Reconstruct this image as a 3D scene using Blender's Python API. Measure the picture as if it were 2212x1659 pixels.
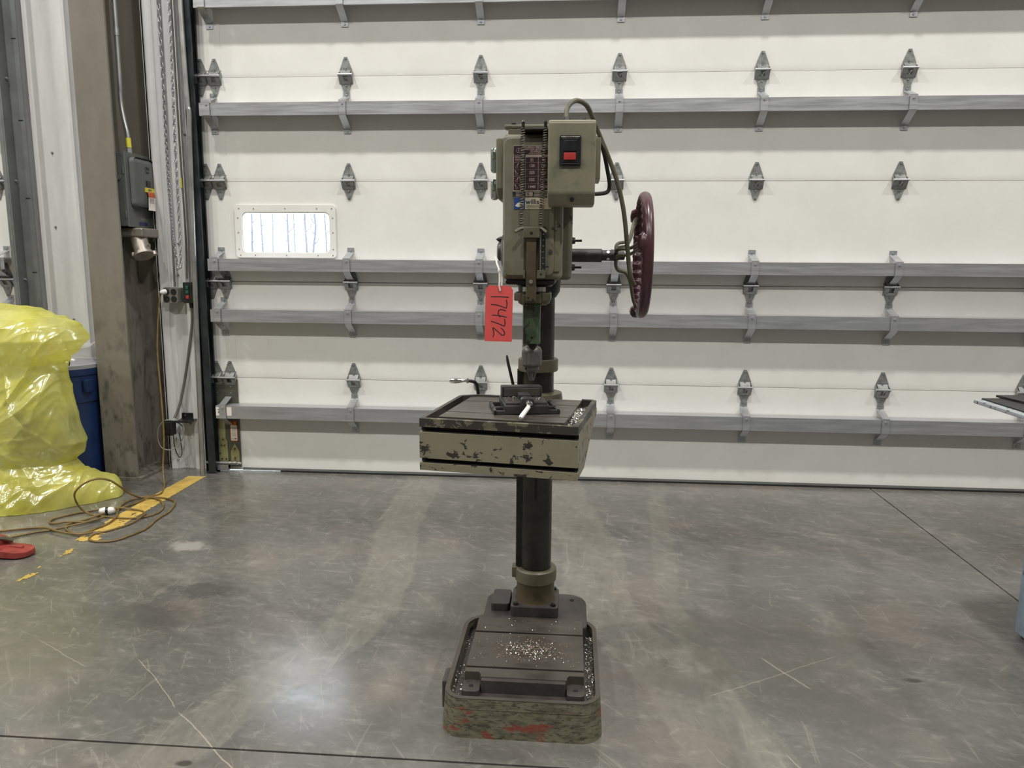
import bpy, bmesh, math, random
from mathutils import Vector, Matrix, noise

random.seed(7)
R = math.radians
scene = bpy.context.scene
COL = scene.collection
for o in list(bpy.data.objects):
    bpy.data.objects.remove(o)

# ------------------------------------------------------------------ camera
def look_matrix(loc, yaw, pitch, roll):
    f = Vector((math.sin(yaw) * math.cos(pitch), math.cos(yaw) * math.cos(pitch), -math.sin(pitch)))
    r = Vector((math.cos(yaw), -math.sin(yaw), 0))
    u = r.cross(f)
    r2 = math.cos(roll) * r + math.sin(roll) * u
    u2 = -math.sin(roll) * r + math.cos(roll) * u
    m = Matrix((r2, u2, -f)).transposed().to_4x4()
    m.translation = loc
    return m

cam = bpy.data.cameras.new('camera')
cam.sensor_width = 36.0
cam.lens = 1640.0 / 2212.0 * 36.0
cam.clip_start = 0.05
cam.clip_end = 200
cam_o = bpy.data.objects.new('camera', cam)
cam_o.matrix_world = look_matrix((0, 0, 1.35414), -0.077915, 0.158387, 0.006687)
COL.objects.link(cam_o)
scene.camera = cam_o

# ------------------------------------------------------------------ world, exposure, lights
world = bpy.data.worlds.new('overcast_sky')
scene.world = world
world.use_nodes = True
bg = world.node_tree.nodes['Background']
bg.inputs[0].default_value = (0.90, 0.955, 1.0, 1)
bg.inputs[1].default_value = 11.0
vs = scene.view_settings
vs.view_transform = 'Standard'
vs.look = 'None'
vs.exposure = 0.0
vs.gamma = 1.0
vs.use_curve_mapping = False
LAMP_POWER = 200.0
LAMP_COLOR = (1.0, 0.98, 0.925)
LAMP_Z = 7.5
LAMP_ROWS = (2.0, -2.5)
LAMP_COLS = (-7.5, -3.3, 0.9, 5.1)

# ------------------------------------------------------------------ helpers
def tag(o, label=None, cat=None, group=None, kind=None):
    if label: o['label'] = label
    if cat: o['category'] = cat
    if group: o['group'] = group
    if kind: o['kind'] = kind
    return o

def empty(name, loc, label=None, cat=None, group=None, kind=None):
    o = bpy.data.objects.new(name, None)
    o.empty_display_size = 0.1
    o.location = loc
    COL.objects.link(o)
    return tag(o, label, cat, group, kind)

def link_mesh(name, me, parent=None, loc=None):
    """an object whose mesh is in world coordinates (or local ones when loc is given)"""
    o = bpy.data.objects.new(name, me)
    COL.objects.link(o)
    if loc is not None: o.location = loc
    if parent:
        o.parent = parent
        o.matrix_parent_inverse = Matrix.Translation(-world_base(parent))
    BASE[o.name] = tuple(loc) if loc is not None else (0, 0, 0)
    return o

BASE = {}
def world_base(o):
    # all parents are unrotated; a mesh part sits at its own stored world position
    return Vector(BASE.get(o.name, o.location))

def obj(name, bm, m, parent=None, M=None, smooth=35, loc=None):
    if M is not None: bm.transform(M)
    bmesh.ops.recalc_face_normals(bm, faces=bm.faces)
    me = bpy.data.meshes.new(name)
    bm.to_mesh(me); bm.free()
    if m is not None: me.materials.append(m)
    if smooth:
        me.polygons.foreach_set('use_smooth', [True] * len(me.polygons))
        me.set_sharp_from_angle(angle=R(smooth))
    o = link_mesh(name, me, parent, loc)
    if smooth and len(me.polygons) < 20000:
        w = o.modifiers.new('flat_faces', 'WEIGHTED_NORMAL')
        w.mode = 'FACE_AREA'; w.keep_sharp = True; w.weight = 90
    return o

def nb(): return bmesh.new()

def box(x0, x1, y0, y1, z0, z1, bev=0.0, bm=None, seg=2, edges=None):
    bm = bm or nb()
    t = nb()
    bmesh.ops.create_cube(t, size=1)
    for v in t.verts:
        v.co = Vector((x0 + (v.co.x + .5) * (x1 - x0), y0 + (v.co.y + .5) * (y1 - y0), z0 + (v.co.z + .5) * (z1 - z0)))
    if bev > 0:
        es = list(t.edges)
        if edges: es = [e for e in es if edges(e.verts[0].co, e.verts[1].co)]
        bmesh.ops.bevel(t, geom=es, offset=bev, segments=seg, profile=.5, affect='EDGES')
    merge(bm, t)
    return bm

def merge(bm, t, M=None):
    if M is not None: t.transform(M)
    me = bpy.data.meshes.new('t')
    t.to_mesh(me); t.free()
    bm.from_mesh(me)
    bpy.data.meshes.remove(me)
    return bm

def frame_of(d):
    d = Vector(d).normalized()
    a = Vector((0, 0, 1)) if abs(d.z) < .9 else Vector((1, 0, 0))
    u = d.cross(a).normalized()
    return u, d.cross(u).normalized(), d

def cyl(p0, p1, r0, r1=None, n=20, bm=None, cap=True):
    bm = bm or nb()
    r1 = r0 if r1 is None else r1
    p0, p1 = Vector(p0), Vector(p1)
    u, w, d = frame_of(p1 - p0)
    A, B = [], []
    for i in range(n):
        a = 2 * math.pi * i / n
        q = math.cos(a) * u + math.sin(a) * w
        A.append(bm.verts.new(p0 + q * r0)); B.append(bm.verts.new(p1 + q * r1))
    for i in range(n):
        bm.faces.new((A[i], A[(i + 1) % n], B[(i + 1) % n], B[i]))
    if cap:
        bm.faces.new(A[::-1]); bm.faces.new(B)
    return bm

def lathe(prof, origin, axis=(0, 0, 1), n=28, bm=None, wob=None):
    """prof: list of (radius, height along axis)"""
    bm = bm or nb()
    u, w, d = frame_of(axis)
    o = Vector(origin)
    rings = []
    for r, h in prof:
        if r < 1e-5:
            rings.append([bm.verts.new(o + d * h)])
        else:
            ring = []
            for i in range(n):
                a = 2 * math.pi * i / n
                rr = r * (wob(i, h) if wob else 1)
                ring.append(bm.verts.new(o + d * h + (math.cos(a) * u + math.sin(a) * w) * rr))
            rings.append(ring)
    for a, b in zip(rings, rings[1:]):
        for i in range(n):
            j = (i + 1) % n
            if len(a) == 1 and len(b) == 1: continue
            if len(a) == 1: bm.faces.new((a[0], b[j], b[i]))
            elif len(b) == 1: bm.faces.new((a[i], a[j], b[0]))
            else: bm.faces.new((a[i], a[j], b[j], b[i]))
    if len(rings[0]) > 1: bm.faces.new(rings[0][::-1])
    if len(rings[-1]) > 1: bm.faces.new(rings[-1])
    return bm

def spline(pts, k=6, closed=False):
    P = [Vector(p) for p in pts]
    n = len(P); out = []
    rng = range(n) if closed else range(n - 1)
    for i in rng:
        if closed: a, b, c, d = P[(i - 1) % n], P[i], P[(i + 1) % n], P[(i + 2) % n]
        else: a, b, c, d = P[max(i - 1, 0)], P[i], P[i + 1], P[min(i + 2, n - 1)]
        for s in range(k):
            t = s / k
            out.append(.5 * ((2 * b) + (c - a) * t + (2 * a - 5 * b + 4 * c - d) * t * t + (3 * b - a - 3 * c + d) * t ** 3))
    if not closed: out.append(P[-1])
    return out

def tube(pts, r, n=8, bm=None, closed=False, cap=True):
    bm = bm or nb()
    P = [Vector(p) for p in pts]
    m = len(P)
    rings = []
    u = None
    for i in range(m):
        if closed: d = P[(i + 1) % m] - P[(i - 1) % m]
        else: d = P[min(i + 1, m - 1)] - P[max(i - 1, 0)]
        d.normalize()
        if u is None: u = frame_of(d)[0]
        u = (u - d * u.dot(d)).normalized()
        w = d.cross(u)
        rr = r[i] if isinstance(r, (list, tuple)) else r
        rings.append([bm.verts.new(P[i] + (math.cos(2 * math.pi * j / n) * u + math.sin(2 * math.pi * j / n) * w) * rr) for j in range(n)])
    for i in range(m if closed else m - 1):
        a, b = rings[i], rings[(i + 1) % m]
        for j in range(n):
            bm.faces.new((a[j], a[(j + 1) % n], b[(j + 1) % n], b[j]))
    if cap and not closed:
        bm.faces.new(rings[0][::-1]); bm.faces.new(rings[-1])
    return bm

def prism(poly, axis, a, b, bm=None, bev=0.0):
    """poly: 2-D outline in the two other axes (x,y,z order), extruded along axis from a to b"""
    t = nb()
    def P(p, h):
        if axis == 'x': return (h, p[0], p[1])
        if axis == 'y': return (p[0], h, p[1])
        return (p[0], p[1], h)
    A = [t.verts.new(P(p, a)) for p in poly]
    B = [t.verts.new(P(p, b)) for p in poly]
    n = len(poly)
    for i in range(n):
        t.faces.new((A[i], A[(i + 1) % n], B[(i + 1) % n], B[i]))
    t.faces.new(A[::-1]); t.faces.new(B)
    if bev: 
        bmesh.ops.recalc_face_normals(t, faces=t.faces)
        bmesh.ops.bevel(t, geom=list(t.edges), offset=bev, segments=2, profile=.5, affect='EDGES')
    bm = bm or nb()
    return merge(bm, t)

def rrect(x0, x1, y0, y1, r, n=5, rs=None):
    """rounded rectangle outline, counter-clockwise; rs = radii for corners (x1y0? no: x0y0,x1y0,x1y1,x0y1)"""
    rs = rs or (r, r, r, r)
    out = []
    for (cx, cy, a0, rr) in ((x0 + rs[0], y0 + rs[0], 180, rs[0]), (x1 - rs[1], y0 + rs[1], 270, rs[1]), (x1 - rs[2], y1 - rs[2], 0, rs[2]), (x0 + rs[3], y1 - rs[3], 90, rs[3])):
        for i in range(n + 1):
            a = R(a0 + 90 * i / n)
            out.append((cx + rr * math.cos(a), cy + rr * math.sin(a)))
    return out

def ring_prism(outer, inner, axis, a, b, bm=None):
    """a frame: two outlines with the same number of points, extruded along axis"""
    bm = bm or nb()
    def P(p, h):
        if axis == 'x': return (h, p[0], p[1])
        if axis == 'y': return (p[0], h, p[1])
        return (p[0], p[1], h)
    n = len(outer)
    V = [[bm.verts.new(P(p, h)) for p in L] for L in (outer, inner) for h in (a, b)]
    oa, ob, ia, ib = V
    for i in range(n):
        j = (i + 1) % n
        for q in ((oa[i], oa[j], ob[j], ob[i]), (ia[j], ia[i], ib[i], ib[j]), (oa[j], oa[i], ia[i], ia[j]), (ob[i], ob[j], ib[j], ib[i])):
            bm.faces.new(q)
    return bm

def strap(pts, x0, x1, th, bm=None):
    """a bent flat strip: pts in (y,z), width along x"""
    bm = bm or nb()
    P = [Vector((0, p[0], p[1])) for p in pts]
    L = []
    for i, p in enumerate(P):
        d = (P[min(i + 1, len(P) - 1)] - P[max(i - 1, 0)]).normalized()
        nrm = Vector((0, -d.z, d.y)) * th
        L.append([bm.verts.new((x, q.y, q.z)) for q in (p, p + nrm) for x in (x0, x1)])
    for a, b in zip(L, L[1:]):
        for (i, j) in ((0, 1), (1, 3), (3, 2), (2, 0)):
            bm.faces.new((a[i], a[j], b[j], b[i]))
    bm.faces.new((L[0][0], L[0][1], L[0][3], L[0][2])); bm.faces.new((L[-1][0], L[-1][1], L[-1][3], L[-1][2]))
    return bm

def text_bm(s, size, align='CENTER', ext=0.0006, bold=0.0):
    c = bpy.data.curves.new('t', 'FONT')
    c.body = s; c.size = size; c.align_x = align; c.align_y = 'CENTER'; c.extrude = ext; c.resolution_u = 3
    c.offset = bold
    o = bpy.data.objects.new('t', c)
    COL.objects.link(o)
    dg = bpy.context.evaluated_depsgraph_get()
    me = bpy.data.meshes.new_from_object(o.evaluated_get(dg))
    bm = nb(); bm.from_mesh(me)
    bpy.data.objects.remove(o); bpy.data.curves.remove(c); bpy.data.meshes.remove(me)
    return bm

FACE = Matrix.Rotation(R(90), 4, 'X')        # text plane -> standing up, read from -y
def at(x, y, z, rot=None):
    m = Matrix.Translation((x, y, z))
    return m @ rot if rot is not None else m

# ------------------------------------------------------------------ materials
def lin(r, g, b):
    f = lambda c: (c / 255 / 12.92) if c / 255 <= .04045 else ((c / 255 + .055) / 1.055) ** 2.4
    return (f(r), f(g), f(b), 1)

class N:
    def __init__(s, name):
        s.m = bpy.data.materials.new(name); s.m.use_nodes = True
        s.t = s.m.node_tree; s.t.nodes.clear()
        s.out = s.t.nodes.new('ShaderNodeOutputMaterial')
    def n(s, typ, **kw):
        x = s.t.nodes.new('ShaderNode' + typ)
        for k, v in kw.items(): setattr(x, k, v)
        return x
    def l(s, a, b): s.t.links.new(a, b)
    def pos(s, scale=(1, 1, 1), rot=(0, 0, 0), loc=(0, 0, 0)):
        g = s.n('NewGeometry'); mp = s.n('Mapping')
        mp.inputs['Scale'].default_value = scale; mp.inputs['Rotation'].default_value = rot; mp.inputs['Location'].default_value = loc
        s.l(g.outputs['Position'], mp.inputs['Vector'])
        return mp.outputs[0]
    def streak(s, rot, scale):
        g = s.n('NewGeometry'); a = s.n('Mapping'); b = s.n('Mapping')
        a.inputs['Rotation'].default_value = (0, 0, rot); b.inputs['Scale'].default_value = scale
        s.l(g.outputs['Position'], a.inputs['Vector']); s.l(a.outputs[0], b.inputs['Vector'])
        return b.outputs[0]
    def noise(s, vec, scale, detail=4, rough=.55, dist=0):
        x = s.n('TexNoise'); x.inputs['Scale'].default_value = scale; x.inputs['Detail'].default_value = detail
        x.inputs['Roughness'].default_value = rough; x.inputs['Distortion'].default_value = dist
        s.l(vec, x.inputs['Vector'])
        return x.outputs['Fac']
    def ramp(s, fac, stops, interp='LINEAR'):
        x = s.n('ValToRGB'); cr = x.color_ramp; cr.interpolation = interp
        while len(cr.elements) < len(stops): cr.elements.new(.5)
        for e, (p, c) in zip(cr.elements, stops):
            e.position = p; e.color = c if len(c) == 4 else (*c, 1)
        s.l(fac, x.inputs[0])
        return x.outputs[0]
    def val(s, fac, a, b, lo, hi):
        x = s.n('MapRange'); x.interpolation_type = 'SMOOTHSTEP'
        for i, v in zip(('From Min', 'From Max', 'To Min', 'To Max'), (a, b, lo, hi)): x.inputs[i].default_value = v
        s.l(fac, x.inputs['Value'])
        return x.outputs[0]
    def math(s, op, a, b=None):
        x = s.n('Math', operation=op)
        for i, v in enumerate((a, b)):
            if v is None: continue
            if isinstance(v, (int, float)): x.inputs[i].default_value = v
            else: s.l(v, x.inputs[i])
        return x.outputs[0]
    def mix(s, fac, a, b, mode='MIX'):
        x = s.n('Mix', data_type='RGBA', blend_type=mode)
        for i, v in ((0, fac), (6, a), (7, b)):
            if isinstance(v, (int, float)): x.inputs[i].default_value = v
            elif isinstance(v, tuple): x.inputs[i].default_value = v
            else: s.l(v, x.inputs[i])
        return x.outputs[2]
    def bsdf(s, col, rough=.5, metal=0.0, bump=None, bs=.2, spec=.5, coat=0, bd=.01):
        b = s.n('BsdfPrincipled')
        for k, v in (('Base Color', col), ('Roughness', rough), ('Metallic', metal)):
            if isinstance(v, (int, float, tuple)): b.inputs[k].default_value = v
            else: s.l(v, b.inputs[k])
        b.inputs['Specular IOR Level'].default_value = spec
        b.inputs['Coat Weight'].default_value = coat
        if bump is not None:
            x = s.n('Bump'); x.inputs['Strength'].default_value = bs; x.inputs['Distance'].default_value = bd
            s.l(bump, x.inputs['Height']); s.l(x.outputs[0], b.inputs['Normal'])
        s.l(b.outputs[0], s.out.inputs[0])
        return b

def mul(c, k): return (min(c[0] * k, 1), min(c[1] * k, 1), min(c[2] * k, 1), 1)

def m_plain(name, c, rough=.5, metal=0.0, var=.15, scale=30, stretch=(1, 1, 1), bump=.0, bscale=120, spec=.5, rv=.1):
    n = N(name)
    p = n.pos(stretch)
    f = n.noise(p, scale, 5, .6)
    col = n.ramp(f, [(.3, mul(c, 1 - var)), (.7, mul(c, 1 + var))])
    rg = n.val(f, .3, .7, rough - rv, rough + rv)
    n.bsdf(col, rg, metal, n.noise(p, bscale, 3) if bump else None, bump, spec)
    return n.m

def m_chip(name, paint, under, thr=.42, scale=14, stretch=(1, 1, 1), rough=.45, soft=.02, var=.18, off=(0, 0, 0), mask=None):
    """paint chipped away to dark metal"""
    n = N(name)
    p = n.pos(stretch, loc=off)
    big = n.noise(p, scale, 7, .62, .3)
    grime = n.noise(n.pos(), 5, 6, .65)
    pc = n.ramp(grime, [(.3, mul(paint, 1 - 2 * var)), (.5, paint), (.75, mul(paint, 1 + var))])
    mk = n.val(big, thr - soft, thr + soft, 1, 0)
    col = n.mix(mk, pc, under)
    rg = n.val(grime, .3, .7, rough - .08, rough + .12)
    n.bsdf(col, rg, 0, n.math('MULTIPLY', mk, -1.0), .3, bd=.001)
    return n.m

def m_emit(name, c, s):
    n = N(name); e = n.n('Emission'); e.inputs[0].default_value = c; e.inputs[1].default_value = s
    n.l(e.outputs[0], n.out.inputs[0]); return n.m

MT = {}
MT['door'] = None
def door_paint():
    n = N('door_white_paint')
    f = n.noise(n.pos((1, 1, 1)), 3.0, 6, .65)
    g = n.noise(n.pos((1, 1, 2.5)), 26, 6, .7)
    smear = n.val(g, .66, .78, 0, .22)
    low = n.noise(n.pos((6, 6, .8)), 2.5, 5, .7)
    c = n.ramp(f, [(.25, (.705, .697, .66)), (.75, (.79, .783, .752))])
    c = n.mix(n.val(low, .62, .8, 0, .3), c, (.62, .59, .5, 1))
    c = n.mix(smear, c, (.45, .43, .38, 1))
    z = n.n('SeparateXYZ'); n.l(n.pos(), z.inputs[0])
    scuff = n.math('MULTIPLY', n.val(n.noise(n.streak(.0, (1, 1, 1.6)), 17, 8, .78, 1.2), .66, .70, 0, 1), n.val(z.outputs[2], .0, .75, .55, .0))
    c = n.mix(scuff, c, (.10, .095, .085, 1))
    n.bsdf(c, .42, 0, n.noise(n.pos((1, 1, .3)), 900, 2), .08, spec=.35, bd=.001)
    return n.m
MT['door'] = door_paint()
MT['liner'] = None
def liner_paint():
    n = N('liner_white_metal')
    f = n.noise(n.pos((3, 3, .6)), 4, 6, .7)
    g = n.noise(n.pos(), 34, 5, .7)
    z = n.n('SeparateXYZ'); n.l(n.pos(), z.inputs[0])
    c = n.ramp(f, [(.3, (.60, .60, .60)), (.7, (.72, .72, .72))])
    wear = n.math('MULTIPLY', n.val(g, .58, .74, 0, 1), n.val(z.outputs[2], 0.0, 1.4, .55, .03))
    c = n.mix(wear, c, (.2, .19, .17, 1))
    n.bsdf(c, .4, 0, spec=.4)
    return n.m
MT['liner'] = liner_paint()
MT['galv'] = m_plain('galvanized_steel', (.47, .48, .50, 1), .4, .7, .1, 7, (.5, 1, 7), rv=.06)
MT['galv_hinge'] = m_plain('galvanized_hinge_steel', (.25, .255, .25, 1), .5, .45, .25, 40)
MT['galv_dark'] = m_plain('dull_galvanized_track', (.2, .21, .205, 1), .5, .4, .15, 6)
MT['track'] = m_plain('track_steel_in_shade', (.035, .04, .045, 1), .4, .5, .3, 8, rv=.1)  # shade inside the door track is put into this base colour
MT['pipe'] = m_plain('steel_conduit', (.42, .42, .41, 1), .35, .8, .15, 6)
MT['column'] = None
def column_paint():
    n = N('column_grey_primer')
    f = n.noise(n.pos((2, 2, .7)), 3, 6, .7)
    g = n.noise(n.pos((1, 1, .5)), 14, 6, .7)
    z = n.n('SeparateXYZ'); n.l(n.pos(), z.inputs[0])
    c = n.ramp(f, [(.3, lin(113, 108, 99)), (.7, lin(128, 124, 114))])
    soot = n.math('MULTIPLY', n.val(g, .48, .68, 0, 1), n.val(z.outputs[2], 0.1, 1.6, .7, .05))
    c = n.mix(soot, c, lin(45, 43, 40))
    n.bsdf(c, .55, 0, spec=.35)
    return n.m
MT['column'] = column_paint()
MT['rubber'] = m_plain('black_rubber', (.012, .012, .013, 1), .6, 0, .2)
MT['black'] = m_plain('black_plastic', (.012, .013, .016, 1), .35, 0, .2)
MT['press'] = m_chip('press_green_grey_paint', lin(115, 112, 95), lin(58, 53, 42), .375, 15, soft=.02, var=.22)
MT['press_lt'] = m_chip('switch_box_paint', lin(132, 128, 108), lin(100, 104, 86), .38, 9, soft=.08, var=.13)
MT['table_face'] = m_chip('table_chipped_paint', lin(128, 123, 102), lin(48, 44, 39), .42, 32, (1, 1, 1.3), soft=.012, var=.1)
MT['table_rim'] = m_chip('table_rim_worn_paint', lin(108, 104, 84), lin(54, 50, 46), .535, 26, (1, 1, 1.2), soft=.02, var=.1)
MT['iron'] = m_plain('oiled_cast_iron', lin(72, 67, 64), .42, .25, .22, 16, bump=.1, bscale=240)
MT['iron_plate'] = m_plain('machined_iron_plate', lin(84, 79, 72), .38, .35, .18, 9, (1, 3, 1))
MT['iron_dark'] = m_plain('dark_oily_steel', lin(38, 37, 36), .36, .3, .3, 12)
MT['column_steel'] = m_plain('press_column_steel', lin(52, 49, 44), .3, .4, .3, 6, (1, 1, 2))
MT['brown'] = m_plain('brown_oiled_paint', lin(76, 68, 50), .42, 0, .25, 18)
MT['olive'] = m_plain('olive_grey_paint', lin(92, 88, 70), .45, 0, .25, 16)
MT['slot'] = m_plain('shadowy_slot', (.006, .006, .006, 1), .8, 0, .1)
MT['chrome'] = m_plain('polished_steel', (.62, .62, .6, 1), .14, 1.0, .06, 14, rv=.04)
MT['chuck'] = m_plain('dull_chuck_steel', lin(118, 115, 113), .42, .55, .15, 60)
MT['spring'] = m_plain('oily_spring_steel', lin(112, 108, 96), .45, .35, .2, 60)
MT['steel'] = m_plain('brushed_steel', (.42, .41, .39, 1), .3, .9, .15, 40, (1, 1, 5))
MT['white_rod'] = m_plain('bright_zinc_rod', (.8, .8, .78, 1), .3, .25, .05, 20)
MT['maroon'] = m_plain('maroon_lacquer', lin(72, 41, 47), .32, 0, .15, 8, rv=.03)
MT['pale_edge'] = m_chip('pale_grey_worn_edge', lin(150, 156, 160), lin(70, 68, 66), .42, 40)
MT['plate_maroon'] = m_plain('maroon_name_plate', lin(58, 34, 40), .4, 0, .15)
MT['plate_line'] = m_plain('plate_silver_print', lin(185, 170, 160), .4, .2, .1)
MT['sticker'] = m_plain('cream_sticker', lin(205, 196, 168), .5, 0, .08)
MT['sticker_blue'] = m_plain('blue_sticker', lin(40, 72, 140), .45, 0, .1)
MT['sticker_white'] = m_plain('white_sticker', lin(225, 220, 212), .5, 0, .05)
MT['sticker_yellow'] = m_plain('yellow_sticker', lin(226, 214, 70), .5, 0, .05)
MT['sticker_orange'] = m_plain('orange_sticker', lin(190, 90, 40), .5, 0, .05)
MT['ink'] = m_plain('black_ink', (.01, .01, .012, 1), .6, 0, .05)
MT['grey_ink'] = m_plain('grey_print', lin(120, 115, 105), .6, 0, .05)
MT['tag'] = m_plain('red_card', lin(226, 88, 86), .6, 0, .06, 12)
MT['string'] = m_plain('white_wire', (.8, .79, .76, 1), .5, 0, .05)
MT['shaft'] = m_plain('black_oxide_shaft', lin(46, 45, 44), .5, .15, .25, 20)
MT['green'] = m_chip('green_guard_paint', lin(70, 90, 66), lin(45, 48, 38), .42, 40, (1, 1, .6))
MT['gauge_green'] = m_plain('green_tinted_chrome', (.34, .4, .36, 1), .2, .9, .2, 30)
MT['red_btn'] = m_plain('red_button', lin(184, 60, 58), .35, 0, .06)
MT['green_btn'] = m_plain('green_button', lin(28, 96, 74), .4, 0, .06)
MT['cable'] = m_plain('grey_cable', lin(92, 88, 72), .45, 0, .12)
MT['cable_dk'] = m_plain('dark_wire', lin(42, 42, 40), .4, 0, .12)
MT['wire_lt'] = m_plain('grey_thin_wire', lin(140, 138, 130), .45, 0, .1)
MT['cord'] = m_plain('dirty_yellow_cord', lin(112, 91, 48), .5, 0, .35, 22)
MT['cord_plug'] = m_plain('white_plug', (.75, .74, .7, 1), .4, 0, .05)
MT['blue_can'] = m_plain('blue_plastic', lin(26, 48, 92), .4, 0, .1, 7)
MT['red_iron'] = m_plain('red_painted_hook', lin(138, 54, 50), .42, 0, .35, 24)
MT['grey_box'] = m_plain('grey_enamel', lin(96, 99, 95), .45, 0, .1, 8)
MT['cast_alu'] = m_plain('cast_aluminium', (.34, .31, .27, 1), .42, .6, .2, 16)
MT['outlet'] = m_plain('outlet_grey', lin(112, 110, 104), .5, .1, .1)
MT['zinc_yellow'] = m_plain('yellow_zinc_plate', lin(150, 146, 104), .4, .3, .18, 14)
MT['olive_plate'] = m_plain('dull_bottom_plate', lin(84, 86, 76), .5, .3, .25, 9)
MT['blue_steel'] = m_chip('pale_blue_machine_paint', lin(140, 156, 172), lin(60, 62, 64), .34, 30)
MT['wood_bark'] = m_plain('bark', (.075, .08, .095, 1), .9, 0, .3, 6)
MT['snow'] = m_plain('pale_yard', (.6, .6, .6, 1), .9, 0, .1, 2)
MT['roomwall'] = m_plain('far_liner_panels', (.3, .295, .285, 1), .6, 0, .06, 2)
MT['roof'] = m_plain('roof_insulation', (.3, .3, .295, 1), .7, 0, .06, 2)
MT['chips'] = m_plain('bright_metal_chips', (.75, .73, .68, 1), .22, 1.0, .2, 300)
MT['chips_oil'] = m_plain('oily_brown_chips', (.2, .13, .08, 1), .35, .6, .4, 300)
MT['yellow_line'] = m_plain('yellow_floor_paint', lin(190, 160, 82), .5, 0, .22, 14)
MT['cream_mark'] = m_plain('cream_floor_spatter', lin(196, 186, 160), .6, 0, .15)
MT['crate'] = m_plain('grey_crate', lin(150, 152, 138), .6, 0, .15)
MT['board'] = m_plain('pale_board', lin(230, 228, 205), .6, 0, .05)
MT['lens'] = m_emit('lamp_diffuser', (1, .97, .9, 1), 12)

def film():
    n = N('yellow_plastic_film')
    f = n.noise(n.pos(), 6, 5, .6)
    c = n.ramp(f, [(.3, (.84, .80, .10)), (.7, (.93, .90, .30))])
    d = n.n('BsdfDiffuse'); t = n.n('BsdfTranslucent'); tr = n.n('BsdfTransparent'); g = n.n('BsdfGlossy')
    for x in (d, t): n.l(c, x.inputs[0])
    tr.inputs[0].default_value = (.98, .97, .72, 1)
    g.inputs['Roughness'].default_value = .2
    a = n.n('MixShader'); a.inputs[0].default_value = .42; n.l(d.outputs[0], a.inputs[1]); n.l(t.outputs[0], a.inputs[2])
    thin = n.noise(n.pos(loc=(5, 2, 1)), 3.2, 4, .6)
    b = n.n('MixShader'); n.l(n.val(thin, .38, .62, .18, .55), b.inputs[0]); n.l(a.outputs[0], b.inputs[1]); n.l(tr.outputs[0], b.inputs[2])
    e = n.n('MixShader'); e.inputs[0].default_value = .15; n.l(b.outputs[0], e.inputs[1]); n.l(g.outputs[0], e.inputs[2])
    n.l(e.outputs[0], n.out.inputs[0])
    return n.m
MT['film'] = film()

def clear(name, rough=.03, tint=(.96, .98, .98, 1), gl=.08):
    n = N(name)
    tr = n.n('BsdfTransparent'); tr.inputs[0].default_value = tint
    g = n.n('BsdfGlossy'); g.inputs['Roughness'].default_value = rough
    e = n.n('MixShader'); e.inputs[0].default_value = gl
    n.l(tr.outputs[0], e.inputs[1]); n.l(g.outputs[0], e.inputs[2]); n.l(e.outputs[0], n.out.inputs[0])
    return n.m
MT['glass'] = clear('window_glass', .02, (.97, .98, 1, 1), .06)
def bag():
    n = N('clear_bin_liner')
    tr = n.n('BsdfTransparent'); d = n.n('BsdfDiffuse'); g = n.n('BsdfGlossy')
    d.inputs[0].default_value = (.8, .8, .79, 1); g.inputs['Roughness'].default_value = .2
    a = n.n('MixShader'); a.inputs[0].default_value = .38; n.l(tr.outputs[0], a.inputs[1]); n.l(d.outputs[0], a.inputs[2])
    e = n.n('MixShader'); e.inputs[0].default_value = .12; n.l(a.outputs[0], e.inputs[1]); n.l(g.outputs[0], e.inputs[2])
    n.l(e.outputs[0], n.out.inputs[0])
    return n.m
MT['liner_bag'] = bag()

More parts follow.
